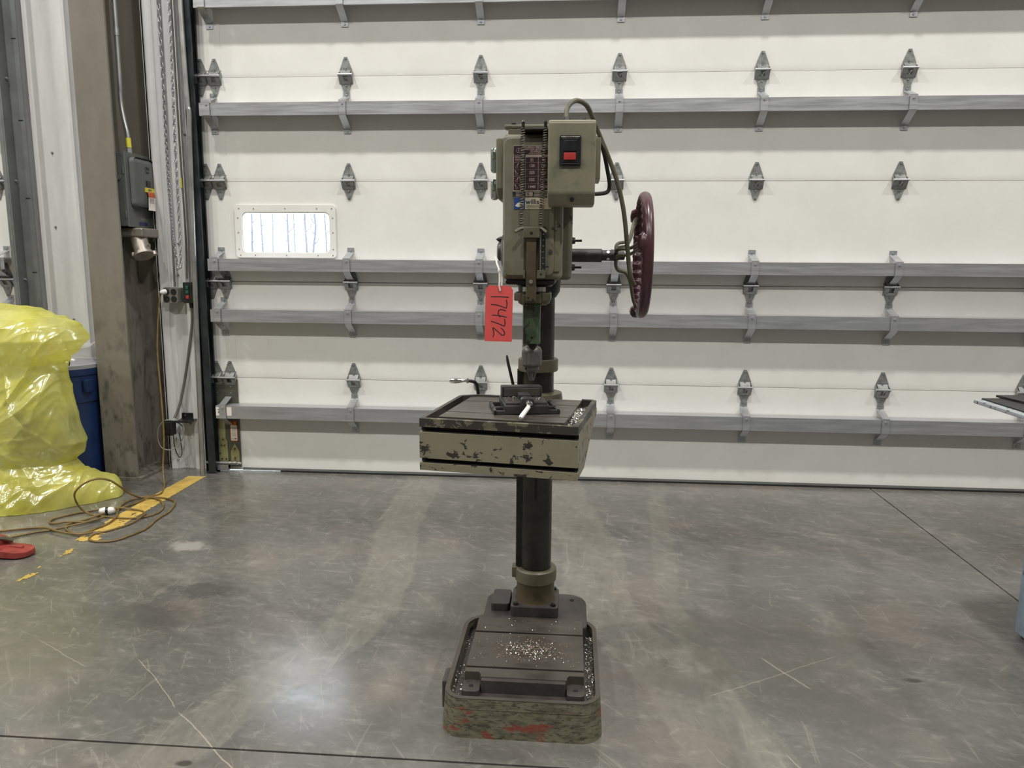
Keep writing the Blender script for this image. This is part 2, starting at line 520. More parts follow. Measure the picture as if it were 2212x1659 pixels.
def concrete():
    n = N('sealed_concrete')
    P = n.pos()
    sx = n.n('SeparateXYZ'); n.l(P, sx.inputs[0])
    X, Y = sx.outputs[0], sx.outputs[1]
    big = n.noise(P, .9, 6, .62, .4)
    mid = n.noise(n.streak(.8, (1, 1.9, 1)), 2.6, 8, .7, .7)
    fine = n.noise(P, 38, 8, .75)
    c = n.ramp(big, [(.28, lin(90, 89, 84)), (.5, lin(106, 104, 99)), (.74, lin(122, 119, 113))])
    c = n.mix(n.val(mid, .36, .68, .55, 0), c, lin(80, 80, 76))
    c = n.mix(n.val(mid, .56, .8, 0, .6), c, lin(146, 142, 135))
    cloud = n.noise(n.streak(.15, (1, 2.4, 1)), 9, 9, .74, .5)
    c = n.mix(n.val(cloud, .34, .55, .5, 0), c, lin(82, 82, 78))
    c = n.mix(n.val(cloud, .52, .72, 0, .5), c, lin(146, 143, 136))
    c = n.mix(.4, c, n.ramp(fine, [(.3, (.36, .36, .36)), (.72, (.66, .66, .66))]), 'OVERLAY')
    # reddish bloom
    c = n.mix(n.val(n.noise(n.pos(loc=(3, 1, 0)), 1.7, 5, .6), .5, .7, 0, .3), c, lin(134, 118, 108))
    # swirled trowel streaks and scratches
    for rot, sc, lo, st, el in ((.9, 4, .61, .2, 9), (1.25, 5, .63, .2, 12), (-.8, 4, .63, .17, 10), (1.6, 3.4, .61, .18, 8), (.45, 5, .65, .16, 12), (-.3, 6, .66, .14, 9)):
        s = n.noise(n.streak(rot, (1, el, 1)), sc, 5, .62, .9)
        c = n.mix(n.val(s, lo, lo + .07, 0, st), c, lin(166, 160, 148))
        c = n.mix(n.val(s, .30, .38, st * .8, 0), c, lin(78, 76, 70))
    # pale wheel tracks (worn sealer), centre line as a function of y
    def track(stops, halfw, strength, col):
        fc = n.n('FloatCurve'); cv = fc.mapping.curves[0]
        t = n.val(Y, 1.0, 5.0, 0, 1); 
        mr = n.n('MapRange'); n.l(Y, mr.inputs[0])
        for i, v in ((1, 1.0), (2, 5.0), (3, 0.0), (4, 1.0)): mr.inputs[i].default_value = v
        pts = [((y - 1) / 4, (x + 2) / 4) for y, x in stops]
        cv.points[0].location = pts[0]; cv.points[1].location = pts[-1]
        for p in pts[1:-1]: cv.points.new(*p)
        fc.mapping.update()
        n.l(mr.outputs[0], fc.inputs['Value'])
        xc = n.math('SUBTRACT', n.math('MULTIPLY', fc.outputs[0], 4.0), 2.0)
        d = n.math('ABSOLUTE', n.math('SUBTRACT', X, xc))
        e = n.math('ADD', d, n.math('MULTIPLY', n.math('SUBTRACT', n.noise(P, 3, 5, .7), .5), .12))
        m = n.val(e, halfw - .012, halfw + .012, strength, 0)
        tex = n.val(n.noise(n.pos((3, 1, 1)), 9, 6, .7), .3, .65, .35, 1)
        nonlocal c
        c = n.mix(n.math('MULTIPLY', m, tex), c, col)
    track([(1.0, -1.3), (2.0, -1.05), (2.62, -.80), (3.05, -.78), (3.62, -.86), (4.3, -.90), (5, -.92)], .11, .30, lin(148, 143, 132))
    track([(1.0, .5), (2.2, .42), (2.9, .13), (3.4, .12), (4.1, .0), (5, -.1)], .14, .28, lin(148, 143, 132))
    track([(1.0, .75), (2.2, .55), (2.9, .42), (3.4, .45), (4.1, .5), (5, .6)], .05, .2, lin(146, 142, 130))
    # dark and pale patches: (x, y, rx, ry, colour, strength)
    for (px, py, rx, ry, col, st) in ((-1.5, 2.88, .17, .09, lin(62, 62, 59), .62), (-1.62, 2.62, .3, .12, lin(72, 71, 66), .5),
                                      (-1.83, 3.34, .1, .07, lin(160, 156, 150), .7), (1.15, 2.42, .03, .014, lin(48, 46, 42), .8),
                                      (-1.03, 1.805, .025, .014, lin(55, 52, 48), .85), (.72, 2.62, .45, .35, lin(92, 88, 80), .5),
                                      (.9, 2.25, .3, .16, lin(80, 77, 72), .5), (.35, 2.35, .25, .12, lin(84, 80, 74), .45), (-.35, 2.9, .3, .18, lin(90, 88, 80), .4),
                                      (-1.95, 2.2, .5, .3, lin(100, 97, 90), .4)):
        dx = n.math('DIVIDE', n.math('SUBTRACT', X, px), rx); dy = n.math('DIVIDE', n.math('SUBTRACT', Y, py), ry)
        r = n.math('SQRT', n.math('ADD', n.math('MULTIPLY', dx, dx), n.math('MULTIPLY', dy, dy)))
        r = n.math('ADD', r, n.math('MULTIPLY', n.math('SUBTRACT', n.noise(P, 11, 6, .7), .5), 2.2))
        c = n.mix(n.val(r, .5, 1.1, st, 0), c, col)
    # long thin scratches as line segments
    for (ax, ay, bx, by, w, st) in ((-1.47, 2.33, -1.18, 2.05, .0022, .35), (-1.17, 2.04, -.86, 1.77, .0028, .38), (.67, 2.53, .8, 2.33, .004, .35), (.45, 2.26, .95, 2.56, .003, .2), (.62, 2.0, .7, 1.8, .003, .3), (-1.9, 2.42, -1.6, 2.25, .003, .2)):
        L = math.hypot(bx - ax, by - ay); ux, uy = (bx - ax) / L, (by - ay) / L
        qx = n.math('SUBTRACT', X, ax); qy = n.math('SUBTRACT', Y, ay)
        tt = n.math('ADD', n.math('MULTIPLY', qx, ux), n.math('MULTIPLY', qy, uy))
        ss = n.math('ABSOLUTE', n.math('ADD', n.math('SUBTRACT', n.math('MULTIPLY', qx, uy), n.math('MULTIPLY', qy, ux)), n.math('MULTIPLY', n.math('SUBTRACT', n.noise(P, 5, 3), .5), .03)))
        on = n.math('MULTIPLY', n.val(ss, w * .4, w, st, 0), n.math('MULTIPLY', n.val(tt, 0, .03, 0, 1), n.val(tt, L - .03, L, 1, 0)))
        c = n.mix(on, c, lin(196, 188, 172))
    rg = n.val(mid, .3, .72, .15, .30)
    n.bsdf(c, rg, 0, n.math('ADD', fine, n.math('MULTIPLY', mid, 2.0)), .05, spec=.75, bd=.002)
    return n.m
MT['concrete'] = concrete()
MT['joint'] = m_plain('joint_filler', lin(52, 46, 40), .8, 0, .3, 30)

# ================================================================== THE SETTING
DY = 4.66            # inner face of the door leaves
WY = 4.785            # wall behind the steel column
X0, X1, Y0, ZC = -9.0, 9.0, -11.0, 8.2

floor_o = obj('floor', box(X0, X1, Y0, 5.0, -.2, -.012), MT['joint'])
tag(floor_o, 'grey sealed concrete floor with sawn joints', None, None, 'structure')
JX, JY, JW = 1.845, 1.877, .0035
for (a, b) in ((X0, JX - JW), (JX + JW, X1)):
    for (c, d) in ((Y0, JY - JW), (JY + JW, 5.0)):
        obj('floor_slab', box(a, b, c, d, -.15, 0, .002), MT['concrete'], floor_o)
tag(obj('ceiling', box(X0, X1, Y0, 5.0, ZC, ZC + .1), MT['roof']), None, None, None, 'structure')
tag(obj('wall_left', box(X0 - .1, X0, Y0, 5.0, 0, ZC), MT['roomwall']), None, None, None, 'structure')
tag(obj('wall_right', box(X1, X1 + .1, Y0, 5.0, 0, ZC), MT['roomwall']), None, None, None, 'structure')
tag(obj('wall_front', box(X0, X1, Y0 - .1, Y0, 0, ZC), MT['roomwall']), None, None, None, 'structure')

# back wall: header over the two doors, ends, and the bay behind the steel column
DX0, DX1, DTOP = -2.292, 3.60, 4.27      # door 1
EX1, EX0 = -3.505, -9.0                  # door 2
wb = empty('wall_back', (0, WY, 0), 'white ribbed metal liner wall around the overhead doors', None, None, 'structure')
obj('wall_bay', box(-3.3, -2.5, WY, WY + .1, 0, DTOP), MT['liner'], wb)
obj('wall_header', box(X0, X1, DY + .08, DY + .2, DTOP, ZC), MT['liner'], wb)
obj('wall_end', box(DX1 + .1, X1, DY + .06, DY + .2, 0, DTOP), MT['liner'], wb)

def ribbed(x0, x1, yf, ribs, z0, z1, depth=.022):
    """ribbed sheet: a trapezoid profile in plan, extruded up; ribs = list of (x, width)"""
    pts = [(x0, yf)]
    for (x, w) in ribs:
        pts += [(x - w / 2 - .012, yf), (x - w / 2, yf - depth), (x + w / 2, yf - depth), (x + w / 2 + .012, yf)]
    pts += [(x1, yf)]
    back = [(x, y + .012) for x, y in pts[::-1]]
    return prism(pts + back, 'z', z0, z1)
# jamb trim beside door 1 (right of the steel column) and beside door 2 (left of it)
obj('liner_panel', ribbed(-2.635, -2.352, DY + .035, [(-2.585, .05), (-2.43, .03)], 0, DTOP), MT['liner'], wb, smooth=0)
obj('liner_return', box(-2.64, -2.628, DY + .035, WY, 0, DTOP), MT['liner'], wb)
obj('liner_panel', ribbed(-3.56, -2.9, DY + .06, [(-3.375, .03), (-3.13, .02), (-3.06, .02)], 0, DTOP, .03), MT['liner'], wb, smooth=0)
sc_bm = nb()
for (x, z) in ((-3.29, 2.02), (-3.31, 1.56), (-3.33, .97), (-3.24, .97)):
    cyl((x, DY + .062, z), (x, DY + .052, z), .009, .006, 8, sc_bm)
obj('liner_screw', sc_bm, MT['galv_hinge'], wb)
sc_bm = nb()
for (x, z) in ((-2.50, 1.265), (-2.395, 1.46), (-2.487, 1.46), (-2.40, 2.12), (-2.48, .3), (-2.45, .78)):
    cyl((x, DY + .037, z), (x, DY + .027, z), .008, .005, 8, sc_bm)
obj('liner_screw', sc_bm, MT['galv_hinge'], wb)
obj('liner_end_board', box(DX1, DX1 + .12, DY - .02, DY + .1, 0, DTOP), MT['liner'], wb)

# ---- steel H column
cl = empty('wall_column', (-2.78, 4.64, 0), 'grey primed steel column standing between the two overhead doors', None, None, 'structure')
obj('front_flange', box(-2.888, -2.678, 4.385, 4.401, 0, ZC, .002), MT['column'], cl)
obj('web', box(-2.786, -2.774, 4.401, 4.762, 0, ZC), MT['column'], cl)
obj('back_flange', box(-2.888, -2.626, 4.762, 4.778, 0, ZC), MT['column'], cl)
obj('base_plate', box(-2.92, -2.65, 4.37, 4.78, 0, .018, .002), MT['column'], cl)

# ---- sectional doors
PZ = [.0085, .618, 1.228, 1.838, 2.448, 3.058, 3.668, DTOP]
def panel_profile(z0, z1):
    return [(DY + .004, z0 - .001), (DY + .0015, z0 + .012), (DY, z0 + .034), (DY, z1 - .004), (DY + .014, z1 - .004), (DY + .014, z1 - .001), (DY + .05, z1 - .001), (DY + .05, z0 - .001)]

def hinge_bm():
    b = nb()
    prism([(-.033, .004), (.033, .004), (.037, .032), (.009, .104), (-.009, .104), (-.037, .032)], 'y', 0, -.004, b)
    prism([(-.037, -.036), (-.009, -.11), (.009, -.11), (.037, -.036)], 'y', 0, -.005, b)
    for s in (-1, 1):
        prism([(0, .022), (-.03, .008), (-.034, -.004), (-.026, -.012), (0, -.05)], 'x', s * .037, s * .041, b)
        # sloping front face, open in the middle below the barrel
        strap([(-.005, -.044), (-.03, -.008)], s * .014, s * .037, .003, b)
    strap([(-.005, -.05), (-.014, -.034)], -.03, .03, .003, b)
    strap([(-.004, .03), (-.02, .012), (-.03, .004)], -.03, .03, .003, b)
    for z in (.094, .04, .03, -.06, -.1):
        cyl((0, -.003, z), (0, -.011, z), .0055, .005, 6, b)
    return b
HINGE = obj('hinge', hinge_bm(), MT['galv_hinge'], None, smooth=30).data
bpy.data.objects.remove(bpy.data.objects['hinge'])
PIN = obj('hinge_pin', cyl((-.044, -.03, 0), (.044, -.03, 0), .0062, n=10), MT['galv'], None).data
bpy.data.objects.remove(bpy.data.objects['hinge_pin'])
BRK = {}
def bracket_mesh(h):
    if h not in BRK:
        b = strap([(-.001, h + .072), (-.001, h + .044), (-.104, h + .006), (-.104, .002), (-.096, -.006), (-.003, -.062), (-.003, -.092)], -.021, .021, -.003)
        for y, z in ((-.003, h + .058), (-.106, h - .012), (-.004, -.078)):
            cyl((0, y, z), (0, y - .006, z), .007, .006, 8, b)
        o = obj('strut_bracket', b, MT['galv'], None, smooth=20)
        BRK[h] = o.data
        bpy.data.objects.remove(o)
    return BRK[h]
def strut_bm(x0, x1, z0, z1):
    f = DY - .1
    return prism([(f, z0), (f, z1), (DY - .006, z1), (DY - .006, z1 - .004), (f + .004, z1 - .003), (f + .004, z0 + .003), (f + .016, z0 + .003), (f + .016, z0)], 'x', x0, x1)

STRUTS = [(2.812, 2.89), (2.207, 2.281), (1.293, 1.366), (.979, 1.056), (.367, .449)]
def sectional_door(name, label, x0, x1, cols, endcols, window=None, brk_end=None):
    d = empty(name, ((x0 + x1) / 2, DY, 0), label, None, None, 'structure')
    for k in range(7):
        z0, z1 = PZ[k], PZ[k + 1]
        if k == 2 and window:
            wx0, wx1, wz0, wz1 = window
            b = nb()
            pr = panel_profile(z0, z1)
            prism(pr, 'x', x0, wx0, b); prism(pr, 'x', wx1, x1, b)
            lo = [(DY + .004, z0 - .001), (DY + .0015, z0 + .012), (DY, z0 + .034), (DY, wz0), (DY + .05, wz0), (DY + .05, z0 - .001)]
            hi = [(DY, wz1), (DY, z1 - .004), (DY + .014, z1 - .004), (DY + .014, z1 - .001), (DY + .05, z1 - .001), (DY + .05, wz1)]
            prism(lo, 'x', wx0, wx1, b); prism(hi, 'x', wx0, wx1, b)
            bmesh.ops.remove_doubles(b, verts=b.verts, dist=1e-5)
        else:
            b = prism(panel_profile(z0, z1), 'x', x0, x1)
        p = obj('door_panel', b, MT['door'], d, smooth=40)
        for (e0, e1) in ((x0 - .001, x0 + .161), (x1 - .161, x1 + .001)):
            obj('end_stile', box(e0, e1, DY - .0022, DY + .03, z0 + .036, z1 - .006, .0008), MT['door'], p)
    for (z0, z1) in STRUTS:
        obj('strut', strut_bm(x0 + .055, x1 - .055, z0, z1), MT['galv'], d, smooth=20)
        for x in brk_end + cols:
            link_mesh('strut_bracket', bracket_mesh(round(z1 - z0, 3)), d, (x, DY - .001, z0))
    for z in PZ[1:5]:
        for x in cols + endcols:
            h = link_mesh('hinge', HINGE, d, (x, DY - .002, z))
            link_mesh('hinge_pin', PIN, h, (x, DY - .002, z))
    return d

COLS = [-1.366 + .8071 * k for k in range(6)]
WIN = (-2.05, -1.488, 1.402, 1.655)
d1 = sectional_door('door_1', 'white sectional overhead door with galvanized struts, hinges and one small window', DX0, DX1, COLS, [-2.262, -2.174], WIN, [-2.19])
d2 = sectional_door('door_2', 'white sectional overhead door beyond the steel column', EX0 + .1, EX1, [-4.35, -5.16], [-3.535, -3.625], (-4.35, -3.79, 1.402, 1.655), [-3.61])
for (door, xs) in ((d1, (-2.29, -2.13)), (d2, (-3.67, -3.47))):
    for z in PZ[1:5]:
        obj('roller_shaft', cyl((xs[0], DY - .036, z + .001), (xs[1], DY - .036, z + .001), .0062, n=10), MT['galv'], door)
        if door is d1:
            obj('track_roller', cyl((-2.298, DY - .036, z + .001), (-2.282, DY - .036, z + .001), .024, n=16), MT['track'], door)

# window frames and panes
def window(name, door, w, label):
    x0, x1, z0, z1 = w
    n = 6
    wo = empty(name, ((x0 + x1) / 2, DY, z0), label, None, None, 'structure')
    outer = rrect(x0 - .04, x1 + .034, z0 - .026, z1 + .04, .022, n)
    mid = rrect(x0 + .002, x1 - .002, z0 + .002, z1 - .002, .035, n)
    inner = rrect(x0 + .008, x1 - .008, z0 + .008, z1 - .008, .03, n)
    fr = obj('window_frame', ring_prism(outer, mid, 'y', DY, DY - .012), MT['door'], wo, smooth=40)
    ring = obj('window_bead', ring_prism(rrect(x0 - .001, x1 + .001, z0 - .001, z1 + .001, .036, n), inner, 'y', DY - .006, DY + .05), MT['door'], wo, smooth=40)
    obj('window_pane', prism(rrect(x0 + .004, x1 - .004, z0 + .004, z1 - .004, .03, n), 'y', DY + .03, DY + .034), MT['glass'], wo, smooth=0)
    s = nb()
    for i in range(5):
        x = x0 - .012 + (x1 - x0 + .024) * (.0, .16, .5, .84, 1.)[i]
        for z in (z0 - .012, z1 + .018): cyl((x, DY - .012, z), (x, DY - .0145, z), .0035, n=6, bm=s)
    for f in (.1, .5, .85):
        for x in (x0 - .02, x1 + .016): cyl((x, DY - .012, z0 + (z1 - z0) * f), (x, DY - .0145, z0 + (z1 - z0) * f), .0035, n=6, bm=s)
    obj('frame_screws', s, MT['grey_ink'], fr)
window('window_1', d1, WIN, 'small rounded window in the overhead door, bare trees beyond')
window('window_2', d2, (-4.35, -3.79, 1.402, 1.655), 'small rounded window in the overhead door beyond the column')

# bottom edge of door 1: rubber seal, bottom bracket, stickers
obj('bottom_seal', box(-1.87, DX1, DY - .006, DY + .04, 0, .011, .003), MT['rubber'], d1)
obj('bottom_rail', box(-2.12, DX1, DY - .003, DY + .03, .0075, .024), MT['galv_dark'], d1)
bb = obj('bottom_bracket', box(-2.286, -2.128, DY - .012, DY - .0025, .03, .606, .001), MT['olive_plate'], d1)
for (x0, x1, z0, z1, mt, nm) in ((-2.27, -2.222, .045, .365, 'zinc_yellow', 'bracket_plate'),):
    obj(nm, box(x0, x1, DY - .016, DY - .012, z0, z1), MT[mt], bb)
obj('bracket_plate', prism([(-2.27, .06), (-2.21, .06), (-2.21, .2), (-2.235, .235), (-2.255, .235), (-2.27, .2)], 'y', DY - .019, DY - .016), MT['zinc_yellow'], bb)
obj('bracket_plate', prism([(-2.192, .055), (-2.136, .055), (-2.136, .135), (-2.164, .185), (-2.192, .135)], 'y', DY - .016, DY - .012), MT['zinc_yellow'], bb)
s = nb()
for (x, z) in ((-2.238, .212), (-2.25, .172), (-2.232, .172), (-2.26, .12), (-2.25, .083), (-2.222, .083), (-2.164, .15), (-2.164, .09)):
    cyl((x, DY - .016, z), (x, DY - .022, z), .006, n=8, bm=s)
obj('bracket_bolts', s, MT['brown'], bb)
obj('warning_label', box(-2.19, -2.142, DY - .0135, DY - .012, .202, .33), MT['sticker_white'], bb)
s = nb()
for (x0, x1, z0, z1) in ((-2.191, -2.187, .2, .33), (-2.145, -2.141, .2, .33), (-2.191, -2.141, .2, .204), (-2.191, -2.141, .305, .332)):
    box(x0, x1, DY - .0142, DY - .0135, z0, z1, bm=s)
obj('label_border', s, MT['sticker_orange'], bb)
s = nb()
for x in (-2.182, -2.175, -2.168): box(x, x + .002, DY - .0145, DY - .0135, .21, .222, bm=s)
box(-2.162, -2.15, DY - .0145, DY - .0135, .212, .221, bm=s)
for i in range(7): box(-2.182, -2.152, DY - .0142, DY - .0135, .235 + i * .009, .2368 + i * .009, bm=s)
obj('label_print', s, MT['grey_ink'], bb)
obj('bottom_roller_shaft', cyl((-2.345, DY - .045, .062), (-2.115, DY - .045, .062), .008, n=10), MT['galv'], d1)
obj('bottom_roller_shaft', cyl((-2.30, DY - .03, .035), (-2.2, DY - .03, .035), .012, n=10), MT['galv_hinge'], d1)
obj('bottom_foot', box(-2.275, -2.2, DY - .05, DY - .012, .012, .05, .003), MT['galv_hinge'], d1)
obj('roller_sleeve', cyl((-2.19, DY - .045, .062), (-2.135, DY - .045, .062), .012, n=12), MT['steel'], d1)
for (x0, x1) in ((-2.236, -2.196), (-2.166, -2.134)):
    st = obj('strut_sticker', box(x0, x1, DY - .1015, DY - .1, .385, .44), MT['sticker_white'], d1)
    if x0 < -2.2:
        obj('sticker_print', merge(nb(), text_bm('2', .03, bold=.0004), at(x0 + .02, DY - .1018, .415, FACE)), MT['ink'], st, smooth=0)

# outside: pale yard and bare trees seen through the window
tag(obj('ground', box(-40, 40, 5.0, 60, -.3, -.05), MT['snow']), None, None, None, 'structure')
random.seed(3)
TREES = ((-8.54, 20, .036, 'leftmost bare tree seen through the door window'), (-9.1, 22, .034, 'slim bare tree second from the left in the door window'), (-9.55, 24, .03, 'thin pale sapling left of the middle of the door window'),
         (-7.39, 19.5, .036, 'straight bare tree at the middle of the door window'), (-9.2, 25, .03, 'faint thin tree just right of the middle of the door window'), (-6.73, 19, .036, 'bare tree with side twigs right of centre in the door window'),
         (-7.18, 21, .045, 'thickest bare trunk toward the right of the door window'), (-6.6, 20.2, .03, 'thin tree at the right edge of the door window'))
for i, (x, y, r, lab) in enumerate(TREES):
    t = empty('tree', (x, y, -.05), lab, 'tree', 'bare trees outside the door window')
    pts = [Vector((x + random.uniform(-.05, .05) * (k > 0), y, -.05 + k * .8)) for k in range(9)]
    sp = spline(pts, 3)
    obj('trunk', tube(sp, [r * (1 - .8 * q / len(sp)) for q in range(len(sp))], 7), MT['wood_bark'], t)
    b = nb()
    for k in range(14):
        z = .3 + k * .28
        q = sp[min(int(z / 6.4 * len(sp)), len(sp) - 1)]
        a = random.choice((-1, 1)); L = random.uniform(.12, .34)
        e = [q, q + Vector((a * L * .5, random.uniform(-.1, .1), L * .6)), q + Vector((a * L * .7, random.uniform(-.1, .1), L * 1.7))]
        ss = spline(e, 3)
        tube(ss, [r * .45 * (1 - .8 * j / len(ss)) for j in range(len(ss))], 5, b)
    br = obj('branches', b, MT['wood_bark'], t); br['kind'] = 'stuff'

# ---- high bay lights (they light the hall)
BAYS = []
def high_bay(x, y, label):
    t = empty('high_bay_light', (x, y, LAMP_Z), label, 'light', 'high bay lights under the roof')
    obj('housing', lathe([(.0, .16), (.08, .16), (.1, .12), (.19, .09), (.2, .02), (.2, .0), (.18, .0)], (x, y, LAMP_Z + .01)), MT['black'], t)
    obj('diffuser', cyl((x, y, LAMP_Z + .008), (x, y, LAMP_Z + .004), .178, n=28), MT['lens'], t)
    obj('hanger', cyl((x, y, LAMP_Z + .16), (x, y, ZC), .008, n=8), MT['galv_dark'], t)
    ld = bpy.data.lights.new('high_bay_lamp', 'AREA')
    ld.shape = 'DISK'; ld.size = .36; ld.energy = LAMP_POWER; ld.color = LAMP_COLOR
    lo = bpy.data.objects.new('high_bay_lamp', ld); COL.objects.link(lo)
    lo.location = (x, y, LAMP_Z - .002); lo.parent = t; lo.matrix_parent_inverse = Matrix.Translation((-x, -y, -LAMP_Z))
rn = ('row nearest the overhead door', 'row behind the camera')
cn = ('far left', 'left of the drill press', 'right of the drill press', 'far right')
for i, y in enumerate(LAMP_ROWS):
    for j, x in enumerate(LAMP_COLS):
        high_bay(x, y, 'round high bay light, %s, %s' % (rn[i], cn[j]))

# ================================================================== LEFT SIDE
# ---- vertical door tracks
t = empty('door_track', (-2.29, 4.6, 0), 'steel vertical track, coloured dark for shade, guiding the left edge of the big overhead door', 'door track')
ch = [(-2.312, 4.572), (-2.268, 4.572), (-2.268, 4.586), (-2.272, 4.586), (-2.272, 4.576), (-2.308, 4.576), (-2.308, 4.644), (-2.272, 4.644), (-2.272, 4.634), (-2.268, 4.634), (-2.268, 4.648), (-2.312, 4.648)]
obj('channel', prism(ch, 'z', .0, 4.3), MT['track'], t, smooth=20)
obj('mounting_angle', prism([(-2.352, 4.62), (-2.346, 4.62), (-2.346, 4.652), (-2.313, 4.652), (-2.313, 4.658), (-2.352, 4.658)], 'z', .0, 4.3), MT['track'], t, smooth=20)
obj('weather_strip', box(-2.352, -2.30, 4.66, 4.69, 0, 4.3), MT['rubber'], t)
t = empty('door_track', (-3.45, 4.6, 0), 'grey galvanized track angle at the edge of the overhead door beyond the column', 'door track')
obj('track_angle', prism([(-3.49, 4.56), (-3.484, 4.56), (-3.484, 4.65), (-3.40, 4.65), (-3.40, 4.656), (-3.49, 4.656)], 'z', .0, 4.3), MT['galv_dark'], t, smooth=20)
obj('channel', prism([(-3.51, 4.562), (-3.475, 4.562), (-3.475, 4.566), (-3.506, 4.566), (-3.506, 4.64), (-3.51, 4.64)], 'z', .0, 4.3), MT['galv_dark'], t, smooth=20)
obj('face_plate', box(-3.483, -3.398, 4.645, 4.65, 0, 4.3), MT['galv_dark'], t)
for z in (2.68, 2.2, 1.73, 1.27, .8):
    obj('slot_mark', box(-3.44, -3.41, 4.6445, 4.646, z, z + .007), MT['slot'], t)

# ---- conduits
tag(obj('steel_conduit', tube(spline([(-2.345, 4.555, 0), (-2.328, 4.555, .9), (-2.305, 4.555, 2.0), (-2.296, 4.555, 2.22), (-2.305, 4.555, 2.32), (-2.312, 4.555, 2.9), (-2.312, 4.555, 4.3)], 8), .0155, 14), MT['pipe']),
    'tall bare steel conduit running down beside the door track to the floor', 'conduit')
t = empty('switch_conduit', (-2.69, 4.5, 2.0), 'galvanized conduit bent down into the grey disconnect box on the column', 'conduit')
obj('pipe', tube(spline([(-2.70, 4.53, 4.6), (-2.70, 4.53, 2.6), (-2.703, 4.53, 2.32), (-2.69, 4.525, 2.2), (-2.668, 4.52, 2.09), (-2.664, 4.52, 1.985)], 8), .0135, 14), MT['pipe'], t)
obj('coupling', cyl((-2.70, 4.53, 2.655), (-2.70, 4.53, 2.70), .0155, n=14), MT['galv'], t)
obj('yellow_label', cyl((-2.667, 4.52, 2.075), (-2.6645, 4.52, 2.02), .0152, n=14), MT['sticker_yellow'], t)
obj('connector', cyl((-2.664, 4.52, 1.985), (-2.664, 4.52, 2.015), .016, n=8), MT['galv'], t)
for i, x in enumerate((-2.428, -2.408)):
    tag(obj('thin_conduit', tube(spline([(x, 4.672, 4.2), (x, 4.672, 2.2), (x + .004, 4.672, 1.6), (x + .004, 4.655, 1.24)], 6), .0062, 8), MT['outlet']),
        ('left of two thin grey conduits above the push button station', 'right of two thin grey conduits above the push button station')[i], 'conduit', 'thin conduits above the push button station')
tag(obj('thin_conduit', tube(spline([(-2.512, 4.675, 4.2), (-2.512, 4.675, 2.0), (-2.514, 4.67, 1.19)], 6), .007, 8), MT['outlet']), 'thin grey conduit dropping into the top of the outlet box', 'conduit')
obj('yellow_band', cyl((-2.43, 4.672, 1.80), (-2.43, 4.672, 1.86), .0075, n=8), MT['sticker_yellow'], bpy.data.objects['thin_conduit'])

# ---- hoist chain loop
def link_loop(b, c, d, flat):
    d = Vector(d).normalized()
    a = Vector((1, 0, 0)) if flat else Vector((0, 1, 0))
    a = (a - d * a.dot(d)).normalized()
    L, w = .0125, .0072
    pts = []
    for k in range(10):
        q = 2 * math.pi * k / 10
        e = math.cos(q) * L + (L * .35 if math.cos(q) > 0 else -L * .35)
        pts.append(Vector(c) + d * e + a * (math.sin(q) * w))
    tube(pts, .0023, 5, b, closed=True)
cb = nb()
path = spline([(-2.462, 4.6, 4.0), (-2.468, 4.6, 2.9), (-2.476, 4.6, 2.0), (-2.470, 4.6, 1.55), (-2.452, 4.6, 1.34), (-2.438, 4.6, 1.305), (-2.428, 4.6, 1.36), (-2.424, 4.6, 1.6), (-2.418, 4.6, 2.1), (-2.404, 4.6, 2.8), (-2.398, 4.6, 4.0)], 30)
acc, k, step = 0, 0, .0255
for p, q in zip(path, path[1:]):
    acc += (q - p).length
    if acc >= step:
        acc -= step; k += 1
        link_loop(cb, q, q - p, k % 2)
tag(obj('hoist_chain', cb, MT['galv'], smooth=60), 'steel hand chain hanging in a long loop beside the big door', 'chain')

# ---- disconnect box on the web of the column (faces right)
t = empty('disconnect_box', (-2.71, 4.6, 1.552), 'grey fused disconnect box with yellow and orange stickers on the steel column', 'electrical box')
body = obj('body', box(-2.774, -2.66, 4.45, 4.735, 1.556, 1.985, .005), MT['grey_box'], t)
obj('cover_flange', box(-2.66, -2.65, 4.445, 4.74, 1.552, 1.99, .003), MT['grey_box'], t)
obj('cover_dome', box(-2.651, -2.612, 4.475, 4.70, 1.665, 1.965, .034, seg=5, edges=None), MT['grey_box'], t)
obj('knockout', cyl((-2.70, 4.45, 1.84), (-2.70, 4.443, 1.84), .016, n=16), MT['grey_box'], body)
obj('latch', box(-2.672, -2.662, 4.446, 4.452, 1.86, 1.90, .001), MT['galv_dark'], body)
obj('latch', box(-2.672, -2.662, 4.446, 4.452, 1.60, 1.65, .001), MT['galv_dark'], body)
obj('handle_slot', box(-2.613, -2.607, 4.59, 4.635, 1.80, 1.835, .002), MT['black'], t)
obj('black_handle', box(-2.64, -2.58, 4.715, 4.755, 1.70, 1.735, .006), MT['black'], t)
obj('cover_latch', box(-2.65, -2.64, 4.715, 4.735, 1.62, 1.64, .003), MT['black'], t)
ROTX = Matrix.Rotation(R(90), 4, 'Z') @ FACE      # text reading on a face that looks to +x
on_m = obj('switch_print', merge(merge(nb(), text_bm('ON', .03, bold=.0006), at(-2.6115, 4.61, 1.905, ROTX)), text_bm('OFF', .02, bold=.0004), at(-2.6115, 4.61, 1.882, ROTX)), MT['ink'], t, smooth=0)
st = obj('yellow_sticker', box(-2.612, -2.608, 4.57, 4.67, 1.765, 1.792), MT['sticker_yellow'], t)
obj('sticker_print', merge(nb(), text_bm('480V', .02, bold=.0004), at(-2.6075, 4.62, 1.779, ROTX)), MT['grey_ink'], st, smooth=0)
